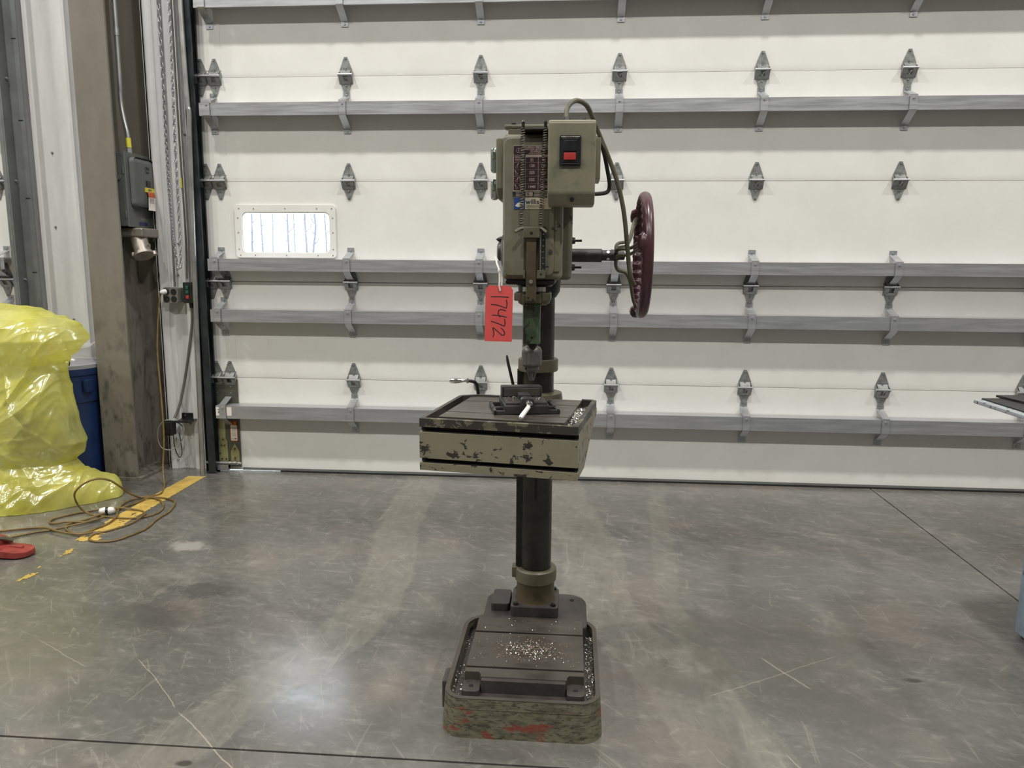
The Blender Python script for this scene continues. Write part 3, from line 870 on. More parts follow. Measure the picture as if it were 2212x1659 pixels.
def bent_tag(y0, y1, pts, m, nm):
    b = nb(); L = [(b.verts.new((x, y0 + dy, z)), b.verts.new((x, y1 + dy, z)), b.verts.new((x + .001, y1 + dy, z)), b.verts.new((x + .001, y0 + dy, z))) for x, dy, z in pts]
    for p, q in zip(L, L[1:]):
        for i in range(4): b.faces.new((p[i], p[(i + 1) % 4], q[(i + 1) % 4], q[i]))
    b.faces.new(L[0]); b.faces.new(L[-1][::-1])
    return obj(nm, b, m, t)
bent_tag(4.585, 4.66, [(-2.607, 0, 1.768), (-2.600, -.002, 1.755), (-2.598, -.002, 1.735)], MT['sticker_orange'], 'orange_tag')
wt = bent_tag(4.585, 4.66, [(-2.598, -.002, 1.735), (-2.598, -.006, 1.71), (-2.594, -.014, 1.68), (-2.586, -.03, 1.655)], MT['sticker_white'], 'white_tag')
pb_ = nb()
for i in range(6): box(-2.5965, -2.595, 4.59 - i * .002, 4.64 - i * .002, 1.728 - i * .009, 1.730 - i * .009, bm=pb_)
obj('tag_print', pb_, MT['grey_ink'], wt)
obj('blue_label', box(-2.65, -2.6485, 4.55, 4.64, 1.565, 1.585), m_plain('blue_label', lin(48, 52, 100), .5), t)
obj('grey_label', box(-2.65, -2.6487, 4.565, 4.625, 1.595, 1.625), MT['outlet'], t)
t = empty('pin_and_sleeve_socket', (-2.67, 4.56, 1.38), 'cast aluminium power socket angled below the disconnect box', 'power socket')
obj('junction_box', box(-2.765, -2.60, 4.49, 4.68, 1.492, 1.549, .012, seg=3), MT['cast_alu'], t)
p0 = Vector((-2.665, 4.55, 1.495)); p1 = Vector((-2.612, 4.51, 1.385))
obj('sleeve', cyl(p0, p1, .05, .046, n=24), MT['cast_alu'], t)
d = (p1 - p0).normalized()
obj('sleeve_ring', cyl(p1 - d * .012, p1 + d * .006, .057, n=24), MT['cast_alu'], t)
for i, a in enumerate((Vector((.058, .02, .012)), Vector((-.058, -.015, 0)))):
    obj('cap_lug', cyl(p1 + a - d * .012, p1 + a + d * .012, .014, n=12), MT['cast_alu'], t)
obj('sleeve_boss', box(-2.612, -2.585, 4.51, 4.55, 1.425, 1.455, .006), MT['cast_alu'], t)

# ---- outlet box, plug, push buttons, sensor
t = empty('outlet_box', (-2.51, 4.65, 1.09), 'grey surface outlet box with four round sockets on the white wall', 'outlet')
obj('body', box(-2.558, -2.462, 4.615, 4.69, 1.092, 1.185, .008), MT['outlet'], t)
obj('cover_plate', prism(rrect(-2.562, -2.466, 1.09, 1.187, .014, 4), 'y', 4.609, 4.616), MT['outlet'], t)
for (x, z) in ((-2.538, 1.16), (-2.492, 1.16), (-2.538, 1.115), (-2.492, 1.115)):
    s_ = obj('socket', cyl((x, 4.61, z), (x, 4.605, z), .0185, n=20), MT['black'], t)
t = empty('push_button_station', (-2.395, 4.65, 1.09), 'black push button station with two green and one red button beside the conduit', 'push button')
obj('body', box(-2.432, -2.362, 4.61, 4.69, 1.09, 1.22, .004), MT['black'], t)
for (z, m, nm) in ((1.188, 'green_btn', 'green_button'), (1.16, 'green_btn', 'green_button'), (1.128, 'red_btn', 'red_button')):
    obj(nm, box(-2.413, -2.393, 4.605, 4.612, z - .011, z + .011, .003), MT[m], t)
obj('cable_gland', cyl((-2.398, 4.645, 1.092), (-2.398, 4.645, 1.058), .014, .012, n=14), MT['black'], t)
tag(obj('grey_cable', tube(spline([(-2.398, 4.645, 1.06), (-2.408, 4.655, .96), (-2.43, 4.665, .86), (-2.475, 4.668, .64), (-2.52, 4.655, .44), (-2.545, 4.62, .35)], 8), .0085, 10), MT['outlet']), 'grey flexible cable slanting from the push button station down to the sensor', 'cable')
t = empty('door_sensor', (-2.53, 4.63, .24), 'black photo eye sensor on a bracket low on the white wall', 'sensor')
obj('bracket', strap([(4.688, .372), (4.682, .338), (4.60, .330)], -2.53, -2.42, .004), MT['black'], t)
obj('bracket_plate', box(-2.53, -2.422, 4.684, 4.692, .315, .372, .001), MT['black'], t)
for x in (-2.505, -2.44): obj('bolt', cyl((x, 4.684, .357), (x, 4.678, .357), .006, n=8), MT['steel'], t)
obj('arm', box(-2.60, -2.43, 4.585, 4.60, .326, .338, .002), MT['black'], t)
obj('sensor_body', box(-2.598, -2.54, 4.57, 4.63, .242, .33, .006), MT['black'], t)
obj('sensor_lens', box(-2.585, -2.553, 4.564, 4.571, .258, .315, .003), MT['iron_dark'], t)
obj('wire_loop', tube(spline([(-2.56, 4.60, .34), (-2.60, 4.59, .335), (-2.637, 4.585, .29), (-2.647, 4.585, .22), (-2.625, 4.585, .16), (-2.565, 4.59, .145), (-2.51, 4.6, .185), (-2.487, 4.61, .245), (-2.5, 4.62, .3), (-2.53, 4.62, .32)], 6), .0035, 6), MT['wire_lt'], t)
obj('wire_loop', tube(spline([(-2.55, 4.60, .25), (-2.545, 4.60, .16), (-2.53, 4.62, .09), (-2.52, 4.64, .12), (-2.525, 4.63, .25)], 6), .003, 6), MT['cable_dk'], t)

# ---- extension cord
CORD = [(-2.559, 4.590, 1.158), (-2.569, 4.58, 1.118), (-2.575, 4.55, 0.962), (-2.573, 4.52, 0.791), (-2.547, 4.48, 0.593), (-2.521, 4.44, 0.425), (-2.501, 4.4, 0.258), (-2.491, 4.35, 0.095), (-2.438, 4.259, 0.006), (-2.381, 4.115, 0.006), (-2.408, 4.067, 0.006), (-2.444, 4.02, 0.010), (-2.434, 3.98, 0.024), (-2.437, 3.9, 0.071), (-2.442, 3.82, 0.137), (-2.462, 3.77, 0.183), (-2.493, 3.72, 0.206), (-2.542, 3.69, 0.193), (-2.583, 3.67, 0.158), (-2.599, 3.67, 0.122), (-2.599, 3.69, 0.07), (-2.584, 3.71, 0.03), (-2.539, 3.717, 0.006), (-2.431, 3.69, 0.006), (-2.31, 3.68, 0.006), (-2.233, 3.724, 0.006), (-2.213, 3.803, 0.006), (-2.248, 3.904, 0.006), (-2.326, 3.997, 0.008), (-2.41, 4.023, 0.012), (-2.474, 3.991, 0.008), (-2.483, 3.897, 0.006), (-2.434, 3.774, 0.006), (-2.386, 3.687, 0.012), (-2.374, 3.587, 0.006), (-2.391, 3.509, 0.006), (-2.411, 3.446, 0.006), (-2.456, 3.442, 0.006), (-2.521, 3.482, 0.006), (-2.565, 3.54, 0.006), (-2.562, 3.597, 0.006), (-2.529, 3.643, 0.006), (-2.489, 3.699, 0.014), (-2.458, 3.795, 0.012), (-2.426, 3.919, 0.006), (-2.396, 4.007, 0.014), (-2.344, 4.038, 0.006), (-2.256, 4.004, 0.006), (-2.205, 3.949, 0.006), (-2.163, 3.808, 0.006), (-2.161, 3.687, 0.006), (-2.14, 3.54, 0.006), (-2.16, 3.451, 0.006), (-2.195, 3.371, 0.006), (-2.261, 3.346, 0.006), (-2.317, 3.359, 0.006), (-2.347, 3.4, 0.006), (-2.348, 3.446, 0.006), (-2.302, 3.504, 0.006), (-2.261, 3.598, 0.006), (-2.25, 3.7, 0.014), (-2.28, 3.773, 0.006), (-2.338, 3.814, 0.006), (-2.417, 3.814, 0.014), (-2.484, 3.816, 0.012), (-2.582, 3.782, 0.006), (-2.646, 3.722, 0.006), (-2.695, 3.649, 0.006), (-2.694, 3.598, 0.006), (-2.659, 3.566, 0.006), (-2.576, 3.581, 0.013), (-2.495, 3.61, 0.006), (-2.442, 3.667, 0.014), (-2.48, 3.59, .012), (-2.507, 3.553, 0.013), (-2.601, 3.475, 0.006), (-2.652, 3.443, 0.006), (-2.706, 3.385, 0.006), (-2.759, 3.329, 0.006), (-2.859, 3.276, 0.006), (-2.98, 3.3, .006), (-3.02, 3.37, .006), (-2.966, 3.406, 0.006), (-2.844, 3.437, 0.006), (-2.772, 3.471, 0.006), (-2.694, 3.5, 0.006), (-2.633, 3.485, 0.012), (-2.529, 3.441, 0.012), (-2.413, 3.413, 0.012), (-2.365, 3.451, 0.012)]
t = empty('extension_cord', (-2.45, 3.9, 0), 'dirty yellow extension cord plugged into the outlet and coiled on the floor', 'extension cord')
obj('cable', tube(spline(CORD, 6), .0052, 8), MT['cord'], t)
obj('plug', lathe([(.008, 0), (.016, .006), (.018, .022), (.014, .034), (.007, .044)], (-2.536, 4.606, 1.162), (-.5, -.8, -.1), 14), MT['cord_plug'], t)
cn_ = obj('coupler', lathe([(.006, -.04), (.015, -.034), (.02, -.015), (.02, .02), (.015, .034), (.006, .04)], (-2.474, 3.744, .022), (1, .35, 0), 16), MT['cord_plug'], t)
obj('coupler_band', cyl(Vector((-2.474, 3.744, .022)) - Vector((.9, .32, 0)) * .006, Vector((-2.474, 3.744, .022)) + Vector((.9, .32, 0)) * .008, .021, n=16), MT['black'], cn_)

# ---- blue bin with clear liner
t = empty('trash_bin', (-3.135, 4.42, 0), 'blue plastic trash bin with clear liner squeezed behind the yellow plastic sheet', 'trash bin')
obj('bin_body', lathe([(.0, .0), (.19, 0), (.2, .01), (.212, .5), (.222, .5), (.225, .66), (.232, .665), (.236, .70), (.232, .725), (.222, .725), (.2, .05), (0, .045)], (-3.135, 4.42, 0), n=48), MT['blue_can'], t)
for s_ in (-1, 1):
    hb = box(-3.135 + s_ * .2, -3.135 + s_ * .232, 4.30, 4.36, .56, .64, .01)
    obj('bin_handle', hb, MT['blue_can'], t)
lb = lathe([(.238, .705), (.24, .728), (.225, .735), (.2, .77), (.19, .82), (.2, .84)], (-3.135, 4.42, 0), n=60)
lb.faces.ensure_lookup_table()
for v in lb.verts:
    q = noise.noise(v.co * 14) * .014 + (noise.noise(v.co * 6) * .03 if v.co.z > .74 else 0)
    v.co += Vector(((v.co.x + 3.135), (v.co.y - 4.42), 0)).normalized() * abs(q) * .3 + Vector((0, 0, q if v.co.z > .74 else 0))
bmesh.ops.delete(lb, geom=[f for f in lb.faces if len(f.verts) > 4], context='FACES')
obj('bin_liner', lb, MT['liner_bag'], t, smooth=50)
tag(obj('wire_hook', tube(spline([(-2.985, 4.2, .71), (-2.972, 4.2, .755), (-2.95, 4.2, .772), (-2.935, 4.2, .763), (-2.94, 4.2, .742)], 6), .006, 8), MT['black']), 'small black bent hook sticking out beside the blue bin rim', 'hook')

# ---- yellow plastic sheet draped over a crate
t = empty('yellow_plastic_sheet', (-3.2, 3.98, 0), 'crumpled translucent yellow plastic sheet heaped over a crate at the left edge', 'plastic sheet')
PR = [(-.0, .49), (.06, .50), (.14, .50), (.19, .47), (.237, .43), (.28, .47), (.35, .505), (.5, .475), (.61, .425), (.74, .395), (.79, .40), (.85, .48), (.926, .52), (1.0, .485), (1.05, .42), (1.095, .29), (1.12, .14), (1.125, .02)]
def prof(z):
    for (a, ra), (b, rb) in zip(PR, PR[1:]):
        if a <= z <= b:
            k = (z - a) / (b - a); return ra + (rb - ra) * k
    return PR[-1][1]
CREASE = [(Vector((.62, .2, .76)), Vector((.76, .1, -.62)), 8.5, 1.3, .022), (Vector((-.5, .2, .85)), Vector((.85, .1, .5)), 7.0, 1.1, .018), (Vector((.15, .3, .95)), Vector((.95, .2, -.15)), 11., 1.8, .013), (Vector((.85, .1, .5)), Vector((-.5, .2, .85)), 13., 2.4, .010)]
def crumple(p, s=1.0):
    v = Vector(p)
    d = noise.noise(v * 2.1 + Vector((1, 5, 2))) * .06 + noise.noise(v * 4.6) * .026
    wv = v + Vector((noise.noise(v * 3), noise.noise(v * 3 + Vector((7, 0, 0))), noise.noise(v * 3 + Vector((0, 9, 0))))) * .10
    for k, (al, ac, fa, fl, amp) in enumerate(CREASE):
        q = noise.noise(Vector((wv.dot(ac) * fa, wv.dot(al) * fl, wv.y * fl + k * 5.3)))
        d += (1 - min(abs(q) * 1.6, 1)) ** 3 * amp * (.5 + noise.noise(v * 3.3 + Vector((k * 3, 2, 8))) * 1.4)
    return d * s
nu, nz = 330, 250
b = nb(); rows = []
tot = 0; arcs = [0]
for (a, ra), (c, rc) in zip(PR, PR[1:]):
    tot += math.hypot(c - a, rc - ra); arcs.append(tot)
for j in range(nz + 1):
    s_ = tot * j / nz
    for i in range(len(arcs) - 1):
        if arcs[i] <= s_ <= arcs[i + 1] + 1e-9:
            k = (s_ - arcs[i]) / (arcs[i + 1] - arcs[i]); z = PR[i][0] + (PR[i + 1][0] - PR[i][0]) * k; r = PR[i][1] + (PR[i + 1][1] - PR[i][1]) * k; break
    row = []
    for i in range(nu):
        a = 2 * math.pi * i / nu
        ca, sa = math.cos(a), math.sin(a)
        ex = math.copysign(abs(ca) ** .75, ca); ey = math.copysign(abs(sa) ** .75, sa)
        p = Vector((-3.2 + ex * r, 3.95 + ey * r * (.46 if sa < 0 else .40), z))
        q = crumple(p) * min(1, .25 + z * 4)
        dirv = Vector((ca, sa, .5 if z > 1.0 else 0)).normalized()
        p += dirv * (q - .012)
        p.z = max(p.z, .003)
        row.append(b.verts.new(p))
    rows.append(row)
for r0, r1 in zip(rows, rows[1:]):
    for i in range(nu): b.faces.new((r0[i], r0[(i + 1) % nu], r1[(i + 1) % nu], r1[i]))
b.faces.new(rows[-1])
# the heap of slack film lying on the floor in front and to the right
axis_pts = spline([(-3.5, 3.73, .05), (-3.2, 3.78, .085), (-2.95, 3.86, .1), (-2.80, 3.97, .105), (-2.69, 4.05, .095), (-2.60, 4.10, .06)], 34)
ring = []
for k, c in enumerate(axis_pts):
    f = k / (len(axis_pts) - 1)
    rad = (.085 + .055 * math.sin(math.pi * min(f * 1.15, 1))) * (1 if f < .85 else math.sqrt(max(1 - ((f - .85) / .15) ** 2, .02)))
    dd = (axis_pts[min(k + 1, len(axis_pts) - 1)] - axis_pts[max(k - 1, 0)]); dd.z = 0; dd.normalize()
    side = Vector((dd.y, -dd.x, 0)); row = []
    for i in range(130):
        a = 2 * math.pi * i / 130
        p = Vector((c.x, c.y, .0)) + side * math.cos(a) * rad * 1.25 + Vector((0, 0, 1)) * (max(math.sin(a), -.05) * rad * 1.45 + .01)
        p += (side * math.cos(a) + Vector((0, 0, max(math.sin(a), 0)))) * (crumple(p * 1.3, .8) - .01)
        p.z = max(p.z, .003)
        row.append(b.verts.new(p))
    ring.append(row)
for r0, r1 in zip(ring, ring[1:]):
    for i in range(130): b.faces.new((r0[i], r0[(i + 1) % 130], r1[(i + 1) % 130], r1[i]))
b.faces.new(ring[-1])
obj('film', b, MT['film'], t, smooth=75)
t = empty('covered_crate', (-3.3, 3.97, 0), 'greyish crate seen dimly through the yellow plastic sheet', 'crate')
obj('crate_body', box(-3.55, -2.86, 3.88, 4.05, .0, .72, .01), MT['crate'], t)
obj('loose_board', prism([(-3.16, .66), (-3.06, .56), (-2.965, .452), (-3.075, .345), (-3.25, .42)], 'y', 3.815, 3.825), MT['board'], t)

# ---- red hook on the floor
t = empty('lifting_hook', (-2.58, 3.18, 0), 'red painted steel lifting hook lying on the floor at the left edge', 'hook')
hb = prism(rrect(-2.70, -2.468, 3.10, 3.215, .05, 7, rs=(.03, .055, .05, .03)), 'z', .006, .046, bev=.006)
for v in hb.verts:
    v.co.z *= 1.0 - .35 * max(0, (v.co.x + 2.62) / .16)
obj('tongue', hb, MT['red_iron'], t)
obj('rib', box(-2.60, -2.515, 3.16, 3.178, .034, .05, .006), MT['red_iron'], t, M=Matrix.Translation((0, 0, -.006)))
obj('shank', lathe([(.03, 0), (.034, .02), (.03, .1), (.024, .18)], (-2.62, 3.19, .045), (-1, .25, .12), 16), MT['red_iron'], t)
obj('latch', tube(spline([(-2.66, 3.13, .05), (-2.63, 3.17, .075), (-2.585, 3.2, .055)], 5), .011, 8), MT['brown'], t)

# ---- yellow floor line, worn away toward the camera
b = nb(); random.seed(11)
st_ = .0085; nx = 13; ny = int((4.50 - 2.86) / st_)
V = {}
def gv(i, j):
    if (i, j) not in V:
        x = -2.412 + i * .113 / nx + random.uniform(-.003, .003); y = 4.50 - j * st_ + random.uniform(-.003, .003) + (i / nx - .5) * -.0
        V[(i, j)] = b.verts.new((x + (.012 if y < 3.6 else 0), y, .0014))
    return V[(i, j)]
for j in range(ny):
    for i in range(nx):
        x = -2.41 + i * .0087; y = 4.5 - j * st_
        k = noise.noise(Vector((x * 22, y * 14, 0))) * .6 + noise.noise(Vector((x * 60, y * 50, 3))) * .35
        wear = -.75 if y > 4.08 else (-.45 + (4.08 - y) * .45 if y > 3.75 else -.28 + (3.75 - y) * .7)
        if y < 3.62: wear += .25 * abs(i - nx * .45) / nx
        if y < 3.36: wear = .17 + .12 * math.sin(y * 17) + .5 * abs(i - 7) / nx
        if k > wear: b.faces.new((gv(i, j), gv(i + 1, j), gv(i + 1, j + 1), gv(i, j + 1)))
tag(obj('floor_line', b, MT['yellow_line'], smooth=0), 'worn yellow painted line on the floor running toward the door jamb', 'floor marking')

# ================================================================== MACHINE AT THE RIGHT EDGE
t = empty('machine_table', (2.1, 2.35, 0), 'pale blue machine with a dark steel table top cut off by the right edge', 'machine')
obj('table_top', prism([(1.517, 2.93), (1.50, 2.915), (1.535, 1.95), (2.6, 1.95), (2.6, 3.06), (1.56, 2.945)], 'z', .848, .862, bev=.003), MT['pale_edge'], t)
obj('table_plate', prism([(1.53, 2.918), (1.565, 1.97), (2.58, 1.97), (2.58, 3.04)], 'z', .861, .867), MT['iron_dark'], t)
obj('raised_plate', prism([(1.60, 2.955), (1.72, 2.2), (2.55, 2.2), (2.55, 3.03)], 'z', .866, .874), MT['iron_dark'], t)
obj('cabinet', box(1.665, 2.5, 2.0, 2.786, .012, .848, .004), MT['blue_steel'], t)
obj('plinth', box(1.68, 2.48, 2.02, 2.77, 0, .014), MT['iron_dark'], t)

# ================================================================== DRILL PRESS
dp = empty('drill_press', (-.12, 2.35, 0), 'worn green-grey column drill press with a maroon feed handwheel', 'drill press')
CX, CY = -.112, 2.58
def base_paint():
    n = N('base_worn_paint')
    P = n.pos((1, 1, 3.2))
    a = n.noise(P, 15, 7, .7); b2 = n.noise(n.pos((1, 1, 1.8), loc=(2, 0, 0)), 9, 6, .65)
    z = n.n('SeparateXYZ'); n.l(n.pos(), z.inputs[0])
    c = n.ramp(a, [(.3, lin(70, 70, 54)), (.46, lin(98, 95, 77)), (.55, lin(116, 112, 92)), (.72, lin(84, 82, 64))])
    fine = n.noise(P, 48, 5, .7)
    c = n.mix(n.val(fine, .50, .62, 0, .8), c, lin(50, 48, 41))
    red = n.math('MULTIPLY', n.val(b2, .575, .61, 0, .8), n.val(z.outputs[2], .085, .1, 1, 0))
    c = n.mix(red, c, lin(128, 52, 44))
    n.bsdf(c, .5, 0, fine, .15, bd=.002)
    return n.m
MT['base'] = base_paint()

# ---- base casting
def taper(b, zt, k, cx=-.124, cy=2.25):
    for v in b.verts:
        f = 1 - k * min(v.co.z / zt, 1); v.co.x = cx + (v.co.x - cx) * f; v.co.y = cy + (v.co.y - cy) * f
    return b
RS = (.062, .062, .085, .085)
base = obj('base', taper(prism(rrect(-.358, .110, 1.985, 2.53, .06, 8, RS), 'z', 0, .086), .115, .028), MT['base'], dp)
rim = taper(ring_prism(rrect(-.358, .110, 1.985, 2.53, .06, 8, RS), rrect(-.345, .097, 1.998, 2.517, .05, 8, (.05, .05, .073, .073)), 'z', .084, .115), .115, .028)
obj('base_rim', rim, MT['base'], dp)
ri = taper(ring_prism(rrect(-.3575, .1095, 1.9855, 2.5295, .06, 8, RS), rrect(-.3435, .0955, 1.9995, 2.5155, .05, 8, (.05, .05, .073, .073)), 'z', .1145, .1185), .115, .028)
obj('rim_edge', ri, MT['iron_plate'], dp)
obj('base_tray_floor', taper(prism(rrect(-.346, .098, 1.997, 2.518, .05, 8, (.05, .05, .073, .073)), 'z', .0855, .0875), .115, .028), MT['iron'], dp)
obj('base_heel', prism(rrect(-.292, .072, 2.43, 2.70, .06, 8, (.02, .02, .075, .06)), 'z', 0, .128, bev=.005), MT['iron'], dp)
b = box(-.302, .056, 2.12, 2.47, .086, .116)
obj('base_plate_core', b, MT['slot'], dp)
obj('base_plate', prism([(-.253, 2.092), (.006, 2.092), (.006, 2.106), (.012, 2.118), (.057, 2.118), (.057, 2.142), (-.303, 2.142), (-.303, 2.118), (-.259, 2.118), (-.253, 2.106)], 'z', .1, .131, bev=.0012), MT['iron_plate'], dp)
for (y0, y1) in ((2.152, 2.368), (2.378, 2.478)):
    obj('base_plate', box(-.303, .057, y0, y1, .1, .131, .0015), MT['iron_plate'], dp)
obj('base_plate_apron', box(-.25, .003, 2.076, 2.1, .0865, .1285, .003), MT['iron'], dp)
for x in (-.279, .032):
    e = obj('corner_pad', prism(rrect(x - .027, x + .027, 2.052, 2.118, .014, 5), 'z', .0865, .106, bev=.003), MT['iron'], dp)
    obj('bolt_hole', cyl((x, 2.082, .1055), (x, 2.082, .1066), .0075, n=14), MT['slot'], e)
obj('base_side_lug', box(-.372, -.345, 2.11, 2.19, .012, .1, .004), MT['iron'], dp)
obj('heel_hole', cyl((.02, 2.645, .1275), (.02, 2.645, .1292), .008, n=12), MT['slot'], dp)
obj('heel_cover', prism(rrect(-.268, -.202, 2.535, 2.66, .012, 4), 'z', .127, .156, bev=.004), MT['iron'], dp)

# ---- column
fl = obj('column_flange', prism(rrect(CX - .084, CX + .084, CY - .086, CY + .086, .016, 5), 'z', .127, .166, bev=.004), MT['iron'], dp)
for sx in (-1, 1):
    for sy in (-1, 1):
        obj('flange_bolt', cyl((CX + sx * .066, CY + sy * .068, .165), (CX + sx * .066, CY + sy * .068, .174), .0095, n=6), MT['iron_dark'], fl, smooth=0)
obj('column_socket', lathe([(.074, .164), (.07, .172), (.067, .2), (.067, .25)], (CX, CY, 0), n=40), MT['brown'], dp)
obj('lower_collar', lathe([(.068, .232), (.0735, .238), (.0745, .262), (.0735, .28), (.068, .284), (.056, .284)], (CX, CY, 0), n=40), MT['olive'], dp)
obj('collar_lug', box(CX - .084, CX - .06, CY - .025, CY + .02, .247, .286, .004), MT['olive'], dp)
obj('column', lathe([(.0545, .25), (.0545, 1.40)], (CX, CY, 0), n=44), MT['column_steel'], dp)
rk = nb()
box(CX - .067, CX - .05, CY - .018, CY + .006, .285, 1.0, bm=rk)
for i in range(118): box(CX - .0705, CX - .066, CY - .018, CY + .006, .289 + i * .006, .292 + i * .006, bm=rk)
obj('column_rack', rk, MT['iron_dark'], dp, smooth=0)
obj('upper_collar', lathe([(.055, .99), (.066, .99), (.0685, .994), (.0685, 1.028), (.066, 1.032), (.055, 1.032)], (CX, CY, 0), n=40), MT['olive'], dp)
obj('column_keyway', box(CX - .004, CX + .004, CY - .0555, CY - .05, .545, .64), MT['slot'], dp)

# ---- table (swung a little to the left)
TM = Matrix.Translation((-.189, 1.921, 0)) @ Matrix.Rotation(R(-8.6), 4, 'Z')
TZ = .945
side = [(0, .803), (0, .824), (.018, .824), (.018, .836), (0, .836), (0, .908), (.018, .908), (.018, .9215), (.40, .9215), (.40, .906), (.30, .88), (.13, .803)]
tb = obj('table', prism(side, 'x', -.213, .213, bev=.0008), MT['table_face'], dp, M=TM, smooth=0)
for (z0, z1) in ((.8245, .8355), (.9085, .921)):
    obj('front_slot', box(-.2125, .2125, .0168, .0185, z0, z1), MT['slot'], tb, M=TM)  # black lining: oily slot, with the groove's shade added in its colour
    obj('slot_floor', box(-.205, .2125, .002, .0175, z0 - .0002, z0 + .0012), MT['slot'], tb, M=TM)
def rim_piece(poly, m='table_rim'):
    return obj('table_rim', prism(poly, 'z', .9215, TZ, bev=.001), MT[m], tb, M=TM, smooth=0)
rim_piece([(-.213, 0), (.213, 0), (.213, .012), (-.213, .012)])
rim_piece([(-.213, .0121), (-.201, .0121), (-.201, .36), (-.213, .365)], 'iron')
rim_piece([(.201, .0121), (.213, .0121), (.213, .385), (.201, .38)])
rim_piece([(-.213, .3655), (-.201, .3605), (-.158, .388), (-.162, .4)], 'iron')
rim_piece([(-.1615, .4), (-.1575, .388), (-.02, .388), (-.02, .4)], 'iron')
rim_piece([(.213, .3855), (.201, .3805), (.168, .388), (.166, .4), (.197, .4)], 'iron')
obj('rim_liner', box(.1995, .2012, .013, .38, .9225, .9445), MT['iron_dark'], tb, M=TM)
obj('rim_liner', box(-.2, .2, .0115, .0132, .9225, .9445), MT['iron_dark'], tb, M=TM)
obj('table_tray', box(-.201, .201, .0125, .395, .9212, .9227), MT['iron'], tb, M=TM, smooth=0)
obj('table_slot_bed', box(-.176, .166, .06, .39, .922, .929), MT['slot'], tb, M=TM)
for (y0, y1) in ((.056, .128), (.134, .302), (.308, .40)):
    obj('table_top_plate', box(-.178, .168, y0, y1, .9225, .9405, .0012), MT['iron_plate'], tb, M=TM)
# left edge corners of the T slots (solid ends)
obj('table_arm', box(-.06, .06, .22, .62, .74, .89, .015), MT['olive'], tb, M=TM)
obj('table_clamp', lathe([(.055, .66), (.082, .665), (.085, .68), (.085, .9), (.082, .915), (.055, .92)], (CX, CY, 0), n=36), MT['olive'], tb)
# table crank with polished grip, and clamp rod
cr = obj('table_crank', tube(spline([(-.300, 2.50, .76), (-.306, 2.50, .88), (-.311, 2.50, .935), (-.319, 2.50, .956), (-.34, 2.50, .962)], 6), .0055, 10), MT['iron_dark'], dp)
obj('crank_shaft', cyl((-.298, 2.5, .765), (-.15, 2.56, .765), .011, n=12), MT['iron_dark'], cr)
obj('crank_grip', lathe([(.0, 0), (.006, .002), (.0085, .008), (.0095, .02), (.0085, .032), (.0055, .046), (.0045, .056), (.009, .06), (.009, .064), (.005, .068), (.005, .075)], (-.407, 2.5, .961), (1, 0, .02), 18), MT['chrome'], cr)
obj('clamp_rod', tube([(-.168, 2.56, .82), (-.196, 2.58, .932), (-.2185, 2.595, 1.02), (-.2215, 2.6, 1.037)], [.0058, .0055, .005, .0035], 10), MT['iron_dark'], dp)

# ---- head casting
hf = obj('head_front', box(-.198, -.030, 2.152, 2.46, 1.307, 1.703, .014, seg=3), MT['press'], dp)
obj('head_rear', box(-.200, -.003, 2.285, 2.72, 1.304, 1.695, .014, seg=3), MT['press'], dp)
obj('front_cover', prism(rrect(-.193, -.053, 1.319, 1.690, .016, 5), 'y', 2.141, 2.155, bev=.003), MT['press'], dp)
obj('cover_step', prism(rrect(-.056, -.036, 1.33, 1.68, .006, 3), 'y', 2.147, 2.155, bev=.002), MT['press'], dp)
obj('head_bottom_lip', box(-.190, -.05, 2.16, 2.44, 1.293, 1.310, .006), MT['iron_dark'], dp)
obj('quill_housing', lathe([(.05, 1.285), (.055, 1.29), (.055, 1.31)], (-.112, 2.27, 0), n=30), MT['iron_dark'], dp)
obj('column_socket_top', lathe([(.058, 1.24), (.07, 1.26), (.075, 1.31)], (CX, CY, 0), n=32), MT['iron_dark'], dp)
obj('top_block', box(-.186, -.04, 2.185, 2.44, 1.698, 1.722, .003), MT['press'], dp)
obj('top_bar', box(-.197, -.03, 2.185, 2.22, 1.722, 1.733, .004), MT['press'], dp)
obj('top_screw', cyl((-.172, 2.205, 1.733), (-.172, 2.205, 1.739), .007, n=12), MT['iron_dark'], dp)
mo = obj('motor', lathe([(0, 1.44), (.06, 1.44), (.075, 1.46), (.078, 1.62), (.07, 1.67), (.03, 1.69), (0, 1.69)], (-.105, 2.80, 0), n=32), MT['press'], dp)
obj('cover_screw', cyl((-.062, 2.148, 1.386), (-.062, 2.136, 1.386), .006, .005, n=10), MT['iron'], dp)
# left: gear cover with two levers, feed disc with pointed knob
obj('gear_cover', prism([(2.20, 1.70), (2.2, 1.56), (2.26, 1.535), (2.40, 1.535), (2.42, 1.56), (2.42, 1.70)], 'x', -.221, -.197, bev=.005), MT['press'], dp)
for (z0, z1, nm) in ((1.615, 1.69, 0), (1.537, 1.599, 1)):
    zc = (z0 + z1) / 2
    kn = obj('gear_lever', lathe([(.012, 0), (.012, .006), (.019, .008), (.021, .012), (.021, .018), (.016, .022)], (-.221, 2.30, z1 - .022), (-1, 0, 0), 20), MT['gauge_green'], dp)
    obj('lever_arm', box(-.2465, -.2235, 2.286, 2.314, z0, z1 - .002, .009, seg=4), MT['chrome'] if nm else MT['gauge_green'], kn)
fd = obj('feed_disc', lathe([(.058, 0), (.06, .008), (.057, .014), (.05, .018), (.03, .022), (.028, .030), (.02, .034), (0, .035)], (-.197, 2.35, 1.388), (-1, 0, 0), 40), MT['iron'], dp)
obj('pointed_knob', lathe([(.009, 0), (.009, .006), (.005, .014), (0, .02)], (-.216, 2.35, 1.424), (-1, 0, 0), 12), MT['iron_dark'], fd)
